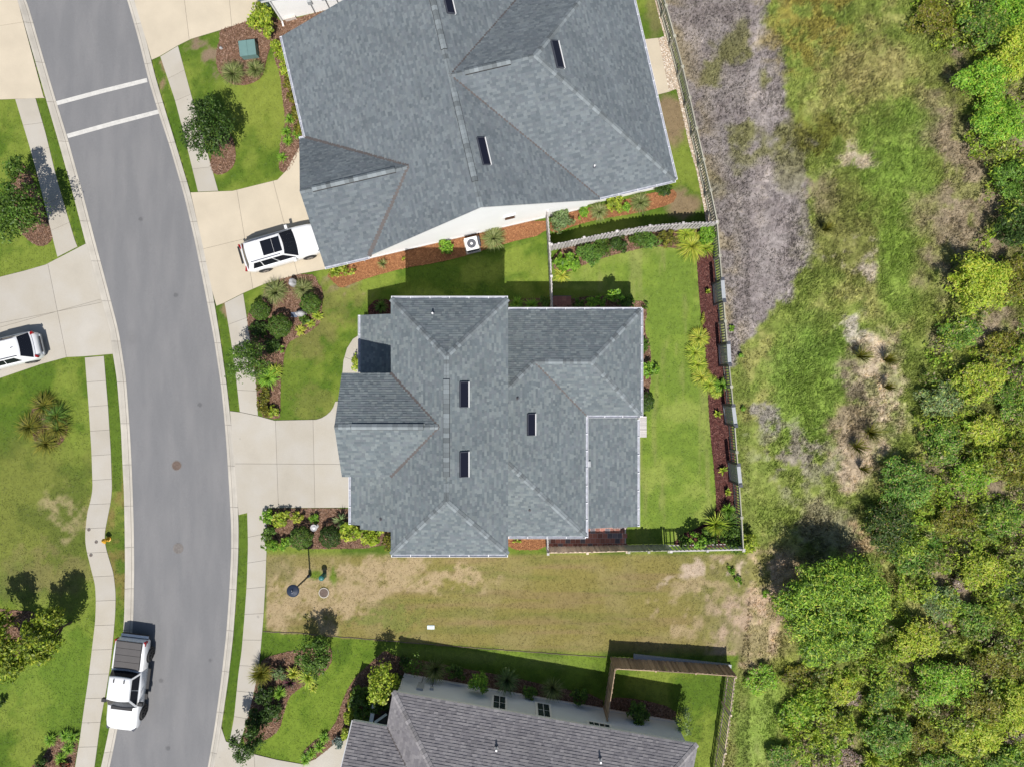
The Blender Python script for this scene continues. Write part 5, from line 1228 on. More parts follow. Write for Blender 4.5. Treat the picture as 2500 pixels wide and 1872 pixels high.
mb = MB(); mb.lathe((0, 0, .6), [(.09, 0), (.09, .03), (.03, .07), (0, .08)], 12); mb.build('finial', M['white'], bb)

# ------------------------------------------------------------------ plants
def leaves(lobes, n, size, pal, seed, flat=.35, asp=.55, shell=.5, droop=0., clus=0):
    r = np.random.default_rng(seed); lob = np.array(lobes, float)
    vol = (lob[:, 3] * lob[:, 4] * lob[:, 5]) ** (2 / 3); pr = vol / vol.sum()
    k = r.choice(len(lob), n, p=pr)
    d = r.normal(size=(n, 3)); d[:, 2] = np.where(r.random(n) < .75, np.abs(d[:, 2]), d[:, 2]); d /= np.linalg.norm(d, axis=1)[:, None]
    if clus:
        M_ = max(6, n // clus); kk = r.choice(len(lob), M_, p=pr); dd = r.normal(size=(M_, 3)); dd[:, 2] = np.where(r.random(M_) < .85, np.abs(dd[:, 2]), dd[:, 2]); dd /= np.linalg.norm(dd, axis=1)[:, None]
        ci_ = r.integers(0, M_, n); k = kk[ci_]; d = dd[ci_] + r.normal(size=(n, 3)) * (.75 / math.sqrt(M_ / len(lob)) + .05); d /= np.linalg.norm(d, axis=1)[:, None]
        crad = r.uniform(.78, 1.16, M_)[ci_]; ctone = r.uniform(.68, 1.32, M_)[ci_]
    else: crad = 1.; ctone = 1.
    rad = (shell + (1.03 - shell) * r.random(n) ** .55) * crad
    rad *= 1 + .10 * np.sin(d[:, 0] * 9 + k) * np.sin(d[:, 1] * 8 + 2 * k)
    c = lob[k, :3] + d * lob[k, 3:6] * rad[:, None]
    c[:, 2] = np.maximum(c[:, 2], .04)
    nn = d * .8 + r.normal(size=(n, 3)) * .55 + np.array([0, 0, flat]); nn /= np.linalg.norm(nn, axis=1)[:, None]
    t = r.normal(size=(n, 3)); t -= nn * (t * nn).sum(1)[:, None]; t /= np.linalg.norm(t, axis=1)[:, None]; b = np.cross(nn, t)
    s = size * r.uniform(.6, 1.35, n)
    a = t * s[:, None]; bb_ = b * (s * asp)[:, None]
    V = np.stack([c - a, c - bb_ * .9 + nn * (s * .12)[:, None], c + a, c + bb_ * .9 + nn * (s * .12)[:, None]], 1).reshape(-1, 3)
    pal = np.array(pal); ci = r.integers(0, len(pal), n); lobt = r.uniform(.88, 1.12, len(lob))[k] * ctone
    col = pal[ci] * r.uniform(.7, 1.3, (n, 1)) * lobt[:, None]
    return V, np.repeat(col, 4, 0)
PALS = {
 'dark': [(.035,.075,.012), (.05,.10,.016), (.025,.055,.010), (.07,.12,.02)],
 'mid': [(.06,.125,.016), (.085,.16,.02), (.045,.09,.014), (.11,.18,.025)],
 'bright': [(.10,.21,.018), (.14,.26,.022), (.07,.15,.015), (.18,.29,.03)],
 'lime': [(.20,.28,.022), (.27,.34,.03), (.14,.21,.018), (.32,.36,.05)],
 'yellow': [(.27,.33,.03), (.36,.38,.04), (.18,.25,.025), (.42,.42,.07)],
 'olive': [(.13,.15,.018), (.18,.18,.02), (.09,.10,.015), (.22,.20,.03)],
 'sage': [(.10,.16,.055), (.14,.20,.075), (.07,.11,.04), (.18,.23,.10)],
 'emerald': [(.065,.15,.02), (.10,.20,.032), (.045,.11,.015), (.15,.25,.045)], 'lolive': [(.12,.175,.015), (.19,.24,.02), (.07,.11,.01), (.25,.28,.03)], 'dead': [(.26,.19,.17), (.34,.26,.23), (.16,.12,.11), (.20,.17,.08)], 'big': [(.11,.20,.018), (.17,.28,.025), (.05,.10,.012), (.26,.35,.04), (.08,.15,.015)], 'wild': [(.10,.17,.018), (.17,.24,.03), (.055,.095,.012), (.23,.29,.045)],
 'blue': [(.16,.22,.20), (.22,.27,.26), (.10,.15,.14)],
 'red': [(.12,.03,.02), (.20,.05,.02), (.07,.05,.02), (.06,.10,.02)],
 'straw': [(.22,.23,.08), (.30,.29,.12), (.15,.17,.05), (.34,.31,.15)],
 'purple': [(.06,.02,.04), (.10,.03,.05), (.05,.06,.02)],
}
for _k in PALS:
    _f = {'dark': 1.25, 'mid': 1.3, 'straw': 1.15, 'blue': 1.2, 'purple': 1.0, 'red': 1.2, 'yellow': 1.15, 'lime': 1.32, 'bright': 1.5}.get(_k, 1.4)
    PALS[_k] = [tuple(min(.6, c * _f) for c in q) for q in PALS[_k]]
PALS['olive'] = [tuple(.8 * c for c in q) for q in PALS['olive']]
PALS['straw'] = [(.17,.22,.06), (.25,.29,.10), (.12,.16,.04), (.33,.34,.15)]
def crown_lobes(rx, ry, h, n, rd, base=.25, lob=.5):
    L = [(0, 0, h * (base + .5) * .8, rx * .62 * (lob / .5) ** 1.5, ry * .62 * (lob / .5) ** 1.5, h * .42)]
    for i in range(n):
        a = 2 * math.pi * (i + rd.uniform(-.3, .3)) / n * (1 if n < 8 else 2.4); q = rd.uniform(.35, .78)
        s_ = rd.uniform(.30, .52) * lob / .5
        zz = h * (base + (1 - base) * (.80 - .5 * q * q) * rd.uniform(.75, 1.05))
        L.append((rx * q * math.cos(a), ry * q * math.sin(a), zz, rx * s_, ry * s_, h * .22 * rd.uniform(.8, 1.3)))
    return L
def shrub(px, py, r, h, pal, label, ry=None, cat='shrub', group=None, name='shrub', n=None, size=.07, lobes=6, trunk=False, clipped=False, shell=.5, zc=.5, asp=.55, clus=16, lobs=.5, gain=1., flat=.55):
    seed = int(px * 7 + py * 13) % 99991; rd = random.Random(seed)
    c = P(px, py, h * zc, 0); rx = r / K * (1 - h * zc / HC); ry_ = (ry or r) / K * (1 - h * zc / HC)
    if clipped: L = [(0, 0, h * .5, rx * .97, ry_ * .97, h * .5)]
    else: L = crown_lobes(rx, ry_, h, lobes, rd, (.12 if name == 'wild_tree' else .35) if trunk else .1, lobs)
    n = n or int(min(9000, max(220, 700 * (rx * ry_ * 3.14) * (.07 / size) ** 1.4 * (1 + h * .25))))
    V, C = leaves(L, n, size, (PALS[pal] * 3 + ([(.30,.32,.05), (.16,.22,.03), (.24,.18,.11)] if name == 'wild_shrub' else [])), seed, shell=.86 if clipped else shell, asp=asp, clus=0 if clipped else clus, flat=flat)
    C = np.clip(C * gain, 0, .6)
    root = empty(name, c, 0); tag(root, label, cat, group)
    o = link('crown' if trunk else 'foliage', mesh_np(name, V, np.arange(len(V)).reshape(-1, 4), M['leaf'], C), root)
    mb = MB()
    if trunk:
        mb.tube([(0, 0, -.05), (rd.uniform(-.05, .05), rd.uniform(-.05, .05), h * .25), (0, 0, h * .5)], [max(.05, h * .022), max(.04, h * .017), .03], 8)
        for l in L[1:]: mb.tube([(0, 0, h * .22), (l[0] * .5, l[1] * .5, (h * .22 + l[2]) / 2), (l[0], l[1], l[2])], [h * .012 + .01, .02, .01], 5, cap=False)
        mb.build('trunk', M['bark'], root)
    else:
        for k in range(4):
            a = k * 1.6; mb.tube([(0, 0, -.02), (rx * .4 * math.cos(a), ry_ * .4 * math.sin(a), h * .5)], [.02, .01], 5, cap=False)
        mb.build('stem', M['bark'], root)
    return root
def clump(px, py, r, h, pal, label, nb=110, wd=.02, stiff=.5, group=None, cat='grass clump', name='grass_clump', seg=4, ecc=1.):
    nb = int(nb * 1.45); r = r * 1.12; wd = wd * 1.2
    seed = int(px * 7 + py * 13) % 99991; g = np.random.default_rng(seed)
    c = P(px, py, h * .35, 0); rr = r / K * (1 - h * .35 / HC)
    th = g.uniform(0, 2 * np.pi, nb); ln = g.uniform(.45, 1.08, nb) * rr; hh = h * g.uniform(.55, 1.1, nb) * np.clip(1.35 - ln / rr * (1 - stiff), .4, 1.2)
    V = []; C = []; pal = np.array(PALS[pal]); col = pal[g.integers(0, len(pal), nb)] * g.uniform(.75, 1.35, (nb, 1))
    sd_ = np.stack([-np.sin(th), np.cos(th), np.zeros(nb)], 1); tip = np.stack([np.cos(th), np.sin(th) * ecc, np.zeros(nb)], 1)
    def pt(t):
        z = hh * (t * (1.9 - stiff * .6) - t * t * (1.9 - stiff * 1.4) * .85) ; z = np.maximum(z, .01)
        return tip * (ln * (t * (.6 + .4 * t)))[:, None] + np.array([0, 0, 1]) * z[:, None]
    ts = np.linspace(0.02, 1, seg + 1)
    for i in range(seg):
        p0, p1 = pt(ts[i]), pt(ts[i + 1]); w0 = wd * (1 - ts[i] ** 2) + .002; w1 = wd * (1 - ts[i + 1] ** 2) + .002
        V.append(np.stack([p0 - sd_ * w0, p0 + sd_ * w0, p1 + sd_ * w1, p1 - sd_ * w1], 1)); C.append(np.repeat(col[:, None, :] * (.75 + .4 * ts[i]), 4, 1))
    V = np.concatenate(V).reshape(-1, 3); C = np.concatenate(C).reshape(-1, 3)
    o = link(name, mesh_np(name, V, np.arange(len(V)).reshape(-1, 4), M['blade'], C), loc=c); tag(o, label, cat, group); return o
G_BALL = 'clipped ball shrubs'; G_GR = 'ornamental grass clumps'; G_LI = 'strap leaved clumps'; G_SH = 'garden shrubs'; G_TR = 'garden trees'; G_WS = 'wild shrubs right of the fences'
def ball(px, py, r, h, label, pal='mid'): shrub(px, py, r, h, pal, label, clipped=True, group=G_BALL, name='ball_shrub', n=int(2600 * (r / 25) ** 2), size=.045)
# front garden of the middle house
ball(636, 758, 24, 1.15, 'clipped ball shrub nearest the street, left of the other two front balls'); ball(683, 796, 29, 1.35, 'largest clipped ball shrub in the front bed, beside the slate slab'); ball(759, 741, 25, 1.3, 'clipped ball shrub nearest the front lawn with lime strap leaves below it')
clump(673, 713, 33, 1.0, 'straw', 'large feathery green grass clump at the edge of the cream driveway', 260, .014, .45, G_GR); clump(740, 706, 27, .85, 'straw', 'feathery grass clump right of the pale boulder by the cream driveway', 220, .014, .45, G_GR)
clump(733, 806, 15, .4, 'yellow', 'yellow striped strap leaf clump at the lawn edge below the slate slab', 40, .04, .4, G_LI, 'plant', 'lily_clump'); clump(758, 790, 13, .4, 'lime', 'lime strap leaf clump between two others below the front ball shrub', 40, .035, .4, G_LI, 'plant', 'lily_clump'); clump(775, 771, 15, .45, 'lime', 'lime strap leaf clump tucked under the right front ball shrub', 50, .035, .4, G_LI, 'plant', 'lily_clump')
shrub(742, 780, 14, .5, 'mid', 'low dark green filler shrub beside the second boulder', group=G_SH)
shrub(634, 805, 26, 1.0, 'dark', 'dark shaded shrub between the front balls and the small street tree', group=G_SH, size=.06)
shrub(665, 845, 24, .9, 'dark', 'dark shaded shrub directly right of the small street tree crown', group=G_SH, size=.08)
shrub(687, 852, 12, .5, 'bright', 'small bright green broad leaved plant beside the purple mulch', group=G_SH, size=.11, n=60)
shrub(615, 880, 60, 3.0, 'mid', 'small airy tree overhanging the sidewalk in front of the middle house', ry=48, cat='tree', group=G_TR, name='crape_myrtle', n=4300, size=.06, lobes=12, trunk=True, shell=.3)
clump(655, 922, 30, .7, 'bright', 'bright green strap leaf clump at the foot of the small street tree', 170, .03, .5, G_LI, 'plant', 'lily_clump'); clump(672, 905, 20, .6, 'lime', 'lime strap leaf clump above the dark mulch patch beside the front lawn', 90, .03, .5, G_LI, 'plant', 'lily_clump')
shrub(645, 970, 19, .6, 'olive', 'upper olive green hedge shrub along the sidewalk by the pale driveway', ry=28, group=G_SH); shrub(646, 1002, 18, .6, 'olive', 'lower olive green hedge shrub at the sidewalk and driveway corner', ry=16, group=G_SH); shrub(669, 1004, 17, .5, 'lime', 'yellowish low shrub at the corner of front lawn and pale driveway', ry=14, group=G_SH)
clump(930, 748, 18, .6, 'mid', 'green strap leaf clump in the roof shade left of the middle house', 60, .03, .5, G_LI, 'plant', 'lily_clump'); shrub(868, 885, 12, .7, 'lime', 'narrow yellow green shrub hidden beside the curved front walk', ry=26, group=G_SH)
# south front bed
shrub(655, 1262, 18, .8, 'bright', 'green shrub at the sidewalk and driveway corner of the south bed', group=G_SH); shrub(688, 1263, 26, .85, 'lime', 'large lime green shrub at the driveway edge of the south bed', ry=22, group=G_SH, size=.08)
shrub(725, 1262, 16, .7, 'yellow', 'golden yellow shrub beside the lime one at the driveway edge', group=G_SH, size=.07); shrub(657, 1300, 20, .9, 'mid', 'mid green hedge shrub along the sidewalk, middle of the south bed edge', ry=22, group=G_SH, size=.07)
shrub(662, 1330, 24, .9, 'bright', 'bushy green shrub at the lower sidewalk corner of the south bed', ry=16, group=G_SH, size=.07); shrub(697, 1325, 16, .5, 'bright', 'small green shrub left of the lower clipped balls', group=G_SH, size=.09)
ball(736, 1312, 28, 1.25, 'left clipped ball shrub of the pair above the street lamp'); ball(807, 1309, 27, 1.2, 'right clipped ball shrub of the pair above the dry lawn', 'dark')
shrub(766, 1268, 13, .5, 'bright', 'small green fern like plant just above the bird bath', group=G_SH, size=.05); clump(833, 1270, 18, .9, 'sage', 'spiky palm like plant in the shade next to the garage wall bed', 40, .03, .8, G_LI, 'plant', 'palm_plant')
shrub(858, 1300, 32, 1.1, 'lime', 'large lime green broad leaved shrub left of the roof corner', ry=30, group=G_SH, size=.12, n=700); shrub(905, 1312, 30, 1.0, 'lime', 'lime green spreading shrub under the low roof edge', ry=24, group=G_SH, size=.12, n=520); shrub(948, 1322, 16, .9, 'olive', 'dark olive shrub squeezed against the main roof edge', ry=22, group=G_SH)
shrub(1262, 1318, 18, .3, 'lime', 'tiny lime plant on the orange soil below the south gutter', ry=6, group=G_SH, n=60)
# upper yard
shrub(640, 48, 38, 1.9, 'lime', 'bushy lime green shrub by the white wall at the top', ry=42, group=G_SH, size=.10, lobes=9, n=1500, shell=.3); shrub(648, 12, 20, .8, 'blue', 'small grey blue shrub at the top edge behind the lime bush', group=G_SH)
clump(570, 181, 31, 1.0, 'straw', 'large spiky grass clump below the transformer box', 260, .015, .6, G_GR); clump(625, 172, 24, .9, 'straw', 'smaller spiky grass clump right below the transformer box', 200, .015, .6, G_GR)
hed = [(673,112,17,'uppermost'),(690,140,17,'second'),(696,172,15,'third'),(706,205,15,'fourth'),(715,240,15,'fifth'),(722,275,15,'sixth'),(732,312,15,'lowest')]
for x, y, r, w_ in hed: shrub(x, y, r, .7, 'lime' if y < 180 else 'olive', '%s yellow green shrub of the row under the long white west gutter' % w_, ry=20, group='row of shrubs under the west gutter', size=.06)
for x, y, w_ in ((708,292,'beside the sixth hedge shrub'),(699,322,'above the flared driveway corner'),(703,345,'beside the roof corner'),(690,385,'at the tip of the mulch strip by the driveway'),(724,328,'pressed against the corner of the gutter')): clump(x, y, 14, .5, 'bright', 'small dark green strap leaf clump %s' % w_, 60, .022, .5, G_LI, 'plant', 'lily_clump')
shrub(512, 330, 60, 3.4, 'dark', 'dark leafy tree over the sidewalk near the crossing lines', ry=88, cat='tree', group=G_TR, name='garden_tree', n=5200, size=.075, lobes=14, trunk=True, shell=.3, zc=.6)
# left yards
shrub(45, 525, 76, 4.4, 'mid', 'leafy green tree on the left casting a blue shadow across the sidewalk', ry=78, cat='tree', group=G_TR, name='garden_tree', n=5600, size=.08, lobes=13, trunk=True, shell=.35, zc=.6)
shrub(58, 418, 36, 2.4, 'mid', 'small tree crown just above the larger left tree', ry=36, cat='tree', group=G_TR, name='garden_tree', n=1300, size=.07, lobes=7, trunk=True, shell=.35)
for x, y, w_ in ((108,990,'top'),(138,1015,'upper right'),(72,1042,'left'),(142,1045,'right'),(112,1082,'bottom')): clump(x, y, 36, .8, 'mid' if y == 1015 else 'olive', '%s grass clump of the round bed in the left lawn' % w_, 170, .018, .55, 'grass clumps in the round bed')
shrub(118, 1548, 62, 3.6, 'lolive', 'yellow green tree nearest the sidewalk in the lower left lawn', ry=66, cat='tree', group=G_TR, name='garden_tree', n=4200, size=.10, lobes=12, trunk=True, shell=.35, zc=.6)
shrub(10, 1520, 45, 3.6, 'lolive', 'yellow green tree cut by the left photo edge, upper of the group', ry=42, cat='tree', group=G_TR, name='garden_tree', n=2200, size=.10, lobes=9, trunk=True, shell=.35); shrub(45, 1600, 50, 3.0, 'lolive', 'yellow green tree lower left of the group of three', ry=50, cat='tree', group=G_TR, name='garden_tree', n=2800, size=.10, lobes=10, trunk=True, shell=.35)
shrub(62, 1545, 14, .5, 'blue', 'silvery plant in the gap between the three yellow green trees', group=G_SH); shrub(3, 1715, 12, .6, 'dark', 'dark shrub cut by the left edge above the lower corner bed', group=G_SH)
for x, y, w_ in ((124,1805,'left'),(160,1795,'top'),(178,1798,'top right'),(168,1825,'lower right'),(150,1852,'middle')): clump(x, y, 17, .5, 'bright', '%s green lily clump of the lower left corner bed' % w_, 80, .022, .5, 'lilies in the lower left bed', 'plant', 'lily_clump')
shrub(158, 1868, 14, .5, 'red', 'red leaved plant at the bottom of the lower left corner bed', group=G_SH); shrub(100, 1868, 22, .9, 'dark', 'dark shrub at the bottom edge left of the red leaved plant', group=G_SH)
# upper house south bed
shrub(832, 662, 32, .9, 'lime', 'lime shrub at the roof corner where cream driveway meets orange mulch', ry=22, group=G_SH, size=.09, n=420); clump(936, 645, 14, .7, 'straw', 'small spiky plant on orange mulch below the white gable', 45, .015, .7, G_GR); shrub(985, 633, 5, .3, 'yellow', 'tiny yellow plant at the edge of the roof shadow on orange mulch', group=G_SH, n=40)
shrub(1090, 604, 21, .8, 'bright', 'round bright green shrub left of the air conditioning unit', group=G_SH, size=.08); clump(1205, 582, 31, .9, 'straw', 'large feathery grass clump right of the air conditioning unit', 300, .013, .4, G_GR)
shrub(1368, 538, 33, 1.2, 'sage', 'bushy grey green shrub in the corner of the white fence and wall', group=G_SH, size=.06); shrub(1425, 521, 15, .6, 'bright', 'small bright shrub on orange mulch between two grass plants', group=G_SH, ry=18)
clump(1463, 517, 24, .8, 'straw', 'pale drooping grass clump under the left part of the east gutter', 220, .013, .4, G_GR); shrub(1502, 500, 22, .8, 'lime', 'lime shrub below the gutter, left of the last grass clump', group=G_SH, ry=24); shrub(1530, 508, 15, .7, 'bright', 'small green shrub touching the last grass clump below the east gutter', group=G_SH)
clump(1563, 495, 27, .8, 'straw', 'pale drooping grass clump left of the dark round shrub at the roof corner', 240, .013, .4, G_GR); shrub(1622, 464, 25, 1.0, 'dark', 'dark rounded shrub under the lower right roof corner of the upper house', ry=18, group=G_SH)
# back yard
shrub(1380, 643, 38, .9, 'bright', 'large bright broad leaved shrub in the corner of the white fences', ry=30, group=G_SH, size=.14, n=620); clump(1372, 672, 22, .3, 'yellow', 'yellow striped groundcover edging the broad leaved corner shrub', 60, .03, .4, G_LI, 'plant', 'lily_clump')
shrub(1440, 618, 32, .8, 'emerald', 'blue green sprawling shrub next to the broad leaved corner shrub', group=G_SH, size=.05); shrub(1470, 606, 27, .8, 'mid', 'mid green shrub in the middle left of the curved fence bed', group=G_SH, size=.05); shrub(1508, 598, 25, .8, 'dark', 'dark green shrub just left of the bare mulch gap by the curved fence', group=G_SH)
shrub(1560, 587, 25, .8, 'mid', 'mid green shrub just right of the bare mulch gap by the curved fence', group=G_SH, size=.05); shrub(1590, 590, 24, .7, 'emerald', 'blue green low shrub at the bed edge below the curved fence', group=G_SH, size=.05); shrub(1628, 582, 22, 1.0, 'olive', 'olive rounded shrub on the curved fence left of the yellow lilies', group=G_SH)
clump(1690, 600, 40, .7, 'yellow', 'large yellow green strap leaf clump in the upper right corner of the back lawn', 220, .03, .5, G_LI, 'plant', 'lily_clump'); clump(1675, 572, 26, .7, 'lime', 'lime strap leaf clump against the right end of the curved fence', 110, .03, .5, G_LI, 'plant', 'lily_clump'); shrub(1726, 572, 27, 1.0, 'bright', 'green shrub in the very corner of the two back yard fences', ry=26, group=G_SH); clump(1722, 605, 25, .6, 'lime', 'lime strap leaf clump at the top of the red mulch strip', 90, .03, .5, G_LI, 'plant', 'lily_clump')
for x, y, w_ in ((1262,742,'left'),(1298,747,'middle')): clump(x, y, 20, .6, 'bright', '%s strap leaf clump in the shade right of the tall roof corner' % w_, 90, .03, .5, G_LI, 'plant', 'lily_clump')
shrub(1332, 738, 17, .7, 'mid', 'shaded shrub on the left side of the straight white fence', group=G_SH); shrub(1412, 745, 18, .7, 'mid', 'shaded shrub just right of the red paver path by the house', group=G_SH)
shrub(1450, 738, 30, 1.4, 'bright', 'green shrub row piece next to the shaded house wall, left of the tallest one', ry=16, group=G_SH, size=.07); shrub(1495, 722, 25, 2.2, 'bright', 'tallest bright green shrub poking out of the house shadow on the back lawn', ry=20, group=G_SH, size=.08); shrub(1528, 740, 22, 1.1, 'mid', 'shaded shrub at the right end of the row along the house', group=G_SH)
shrub(1577, 748, 8, .4, 'mid', 'tiny dark plant at the upper right corner of the middle house', group=G_SH, n=90); shrub(1576, 845, 13, .7, 'mid', 'green shrub halfway down the right wall of the middle house', ry=20, group=G_SH); shrub(1580, 903, 25, .9, 'bright', 'glossy green shrub at the right wall above the dark ball', ry=26, group=G_SH, size=.08); shrub(1573, 981, 24, .9, 'dark', 'dark clipped ball at the right wall above the white steps', clipped=True, group=G_BALL, name='ball_shrub', n=2300, size=.045)
shrub(1716, 780, 7, .3, 'yellow', 'narrow strip of golden groundcover at the edge of the red mulch', ry=20, group=G_SH, n=260, size=.04)
for x, y, r, w_ in ((1706,825,21,'topmost'),(1697,860,21,'second'),(1703,890,20,'third'),(1712,920,20,'fourth'),(1733,938,19,'fifth'),(1748,955,14,'lowest')): clump(x, y, r * 1.2, .5, 'lime' if y in (860, 890, 938, 955) else 'yellow', '%s of the yellow striped clumps bordering the red mulch strip' % w_, 240, .03, .5, 'yellow striped border clumps', 'plant', 'lily_clump')
clump(1760, 940, 20, .7, 'bright', 'green strap leaf clump between the striped border and the rear fence', 80, .03, .5, G_LI, 'plant', 'lily_clump')
for x, y, r, w_ in ((1726,713,8,'beside the uppermost trellis'),(1752,1010,12,'beside the third trellis'),(1765,1148,13,'beside the lowest trellis'),(1774,1200,11,'below the lowest trellis')): clump(x, y, r, .6, 'lime', 'small banana like seedling on red mulch %s' % w_, 9, .07, .6, 'banana seedlings in the red mulch', 'plant', 'banana_plant')
clump(1776, 1243, 18, .9, 'bright', 'bright yucca at the lower end of the red mulch strip', 90, .022, .8, 'yuccas in the corner', 'plant', 'yucca'); clump(1748, 1278, 30, 1.0, 'lime', 'yellow green yucca in the lower right corner of the back lawn', 130, .024, .8, 'yuccas in the corner', 'plant', 'yucca'); clump(1775, 1275, 32, 1.0, 'mid', 'dark green yucca between the yellow green yucca and the rear fence', 120, .022, .8, 'yuccas in the corner', 'plant', 'yucca')
shrub(1700, 1318, 26, 2.0, 'bright', 'tall bright open shrub leaning over the white spaced pickets', ry=22, group=G_SH, size=.08, shell=.2, n=520, lobes=8); shrub(1668, 1320, 19, 1.0, 'mid', 'small shaded shrub right of the grey green gate', group=G_SH); shrub(1735, 1310, 26, .8, 'mid', 'shaded shrub below the yellow green yucca', group=G_SH); shrub(1788, 1318, 32, 1.2, 'mid', 'green shrub filling the inner fence corner', group=G_SH, size=.07); shrub(1824, 1325, 28, 1.2, 'lime', 'green shrub spilling over the outside of the fence corner', group=G_SH, size=.07)
# lower yard
clump(640, 1640, 28, 1.2, 'olive', 'dark spiky palm like clump beside the lower sidewalk', 240, .018, .75, G_GR); shrub(681, 1640, 20, .8, 'sage', 'shrub with small white flowers right of the dark spiky clump', group=G_SH)
shrub(775, 1592, 46, 2.6, 'mid', 'bushy tree in the lower front lawn with a dark ragged shadow above it', ry=50, cat='tree', group=G_TR, name='garden_tree', n=3600, size=.07, lobes=11, trunk=True, shell=.3)
clump(752, 1652, 26, .7, 'lime', 'lime strap leaf clump below the bushy lawn tree', 90, .035, .5, G_LI, 'plant', 'lily_clump'); clump(718, 1642, 20, .7, 'yellow', 'yellow orange croton like clump in the lower front bed', 50, .04, .5, G_LI, 'plant', 'lily_clump'); clump(708, 1664, 17, .7, 'purple', 'dark purple spiky plant in the lower front bed', 45, .03, .6, G_LI, 'plant', 'cordyline'); clump(765, 1678, 12, .4, 'yellow', 'yellow leaved plant dangling over the edge of the lower lawn', 22, .04, .5, G_LI, 'plant', 'lily_clump')
clump(683, 1690, 18, .7, 'bright', 'green strap leaf clump above the dark shrubs by the lower sidewalk', 80, .025, .5, G_LI, 'plant', 'lily_clump'); shrub(645, 1695, 25, 1.2, 'dark', 'dark shrub by the sidewalk directly below the spiky clump', group=G_SH); shrub(665, 1735, 28, 1.2, 'dark', 'dark shrub in the widest part of the lower front bed', group=G_SH); shrub(633, 1755, 34, 1.6, 'dark', 'dark reddish shrub overhanging the lower sidewalk', ry=30, group=G_SH)
shrub(612, 1800, 40, 3.0, 'dark', 'dark small tree hanging over the lower driveway and sidewalk corner', ry=46, cat='tree', group=G_TR, name='garden_tree', n=2600, size=.07, lobes=10, trunk=True, shell=.3)
shrub(935, 1655, 42, 2.8, 'lime', 'bright lime small tree at the upper left corner of the lower house', ry=50, cat='tree', group=G_TR, name='garden_tree', n=1700, size=.09, lobes=11, trunk=True, shell=.2)
shrub(880, 1700, 30, 1.3, 'mid', 'dark green hedge shrub, upper left of the mass beside the lower porch', group=G_SH, size=.08); shrub(925, 1712, 30, 1.3, 'mid', 'dark green hedge shrub nearest the lower house roof corner', group=G_SH, size=.08); shrub(890, 1742, 30, 1.2, 'mid', 'dark green hedge shrub just above the lower porch rail', group=G_SH, size=.08); shrub(965, 1660, 24, 1.4, 'dark', 'dark shrub in the shade right of the lime small tree', group=G_SH)
shrub(862, 1705, 14, .7, 'yellow', 'golden shrub at the upper left side of the dark hedge mass', ry=18, group=G_SH); shrub(852, 1745, 17, .8, 'lime', 'lime yellow shrub left of the lower garage roof', ry=26, group=G_SH); shrub(846, 1790, 15, .7, 'lime', 'lime shrub beside the left edge of the lower garage roof', ry=18, group=G_SH); shrub(826, 1808, 14, .5, 'blue', 'silvery blue plant at the tip of the bed by the bottom driveway', ry=18, group=G_SH)
for x, y, w_ in ((792,1800,'uppermost'),(780,1822,'second'),(760,1838,'third'),(745,1853,'lowest')): clump(x, y, 15, .5, 'bright', '%s strap leaf clump in the row beside the bottom driveway' % w_, 70, .025, .5, 'lilies beside the bottom driveway', 'plant', 'lily_clump')
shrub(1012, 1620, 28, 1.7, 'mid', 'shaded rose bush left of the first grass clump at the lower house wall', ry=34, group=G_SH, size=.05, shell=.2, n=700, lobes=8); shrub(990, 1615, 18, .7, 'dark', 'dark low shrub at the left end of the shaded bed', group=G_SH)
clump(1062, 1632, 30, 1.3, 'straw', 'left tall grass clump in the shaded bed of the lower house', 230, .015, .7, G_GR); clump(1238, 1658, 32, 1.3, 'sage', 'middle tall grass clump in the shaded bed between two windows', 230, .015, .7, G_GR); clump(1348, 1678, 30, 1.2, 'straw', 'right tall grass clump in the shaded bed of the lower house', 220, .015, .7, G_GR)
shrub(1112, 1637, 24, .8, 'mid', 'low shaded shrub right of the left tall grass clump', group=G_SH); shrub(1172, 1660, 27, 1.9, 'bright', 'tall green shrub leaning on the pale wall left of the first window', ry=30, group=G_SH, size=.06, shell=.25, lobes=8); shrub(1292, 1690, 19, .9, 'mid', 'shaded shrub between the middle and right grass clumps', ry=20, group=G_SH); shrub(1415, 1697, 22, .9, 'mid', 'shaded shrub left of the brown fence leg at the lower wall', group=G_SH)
shrub(1556, 1742, 28, 1.7, 'mid', 'tall shaded shrub inside the lower back yard against the wall', ry=34, group=G_SH, size=.06, shell=.25); shrub(1665, 1755, 26, 1.8, 'sage', 'loose sunlit shrub at the right corner of the lower house wall', ry=36, group=G_SH, size=.06, shell=.2, n=620, lobes=8)

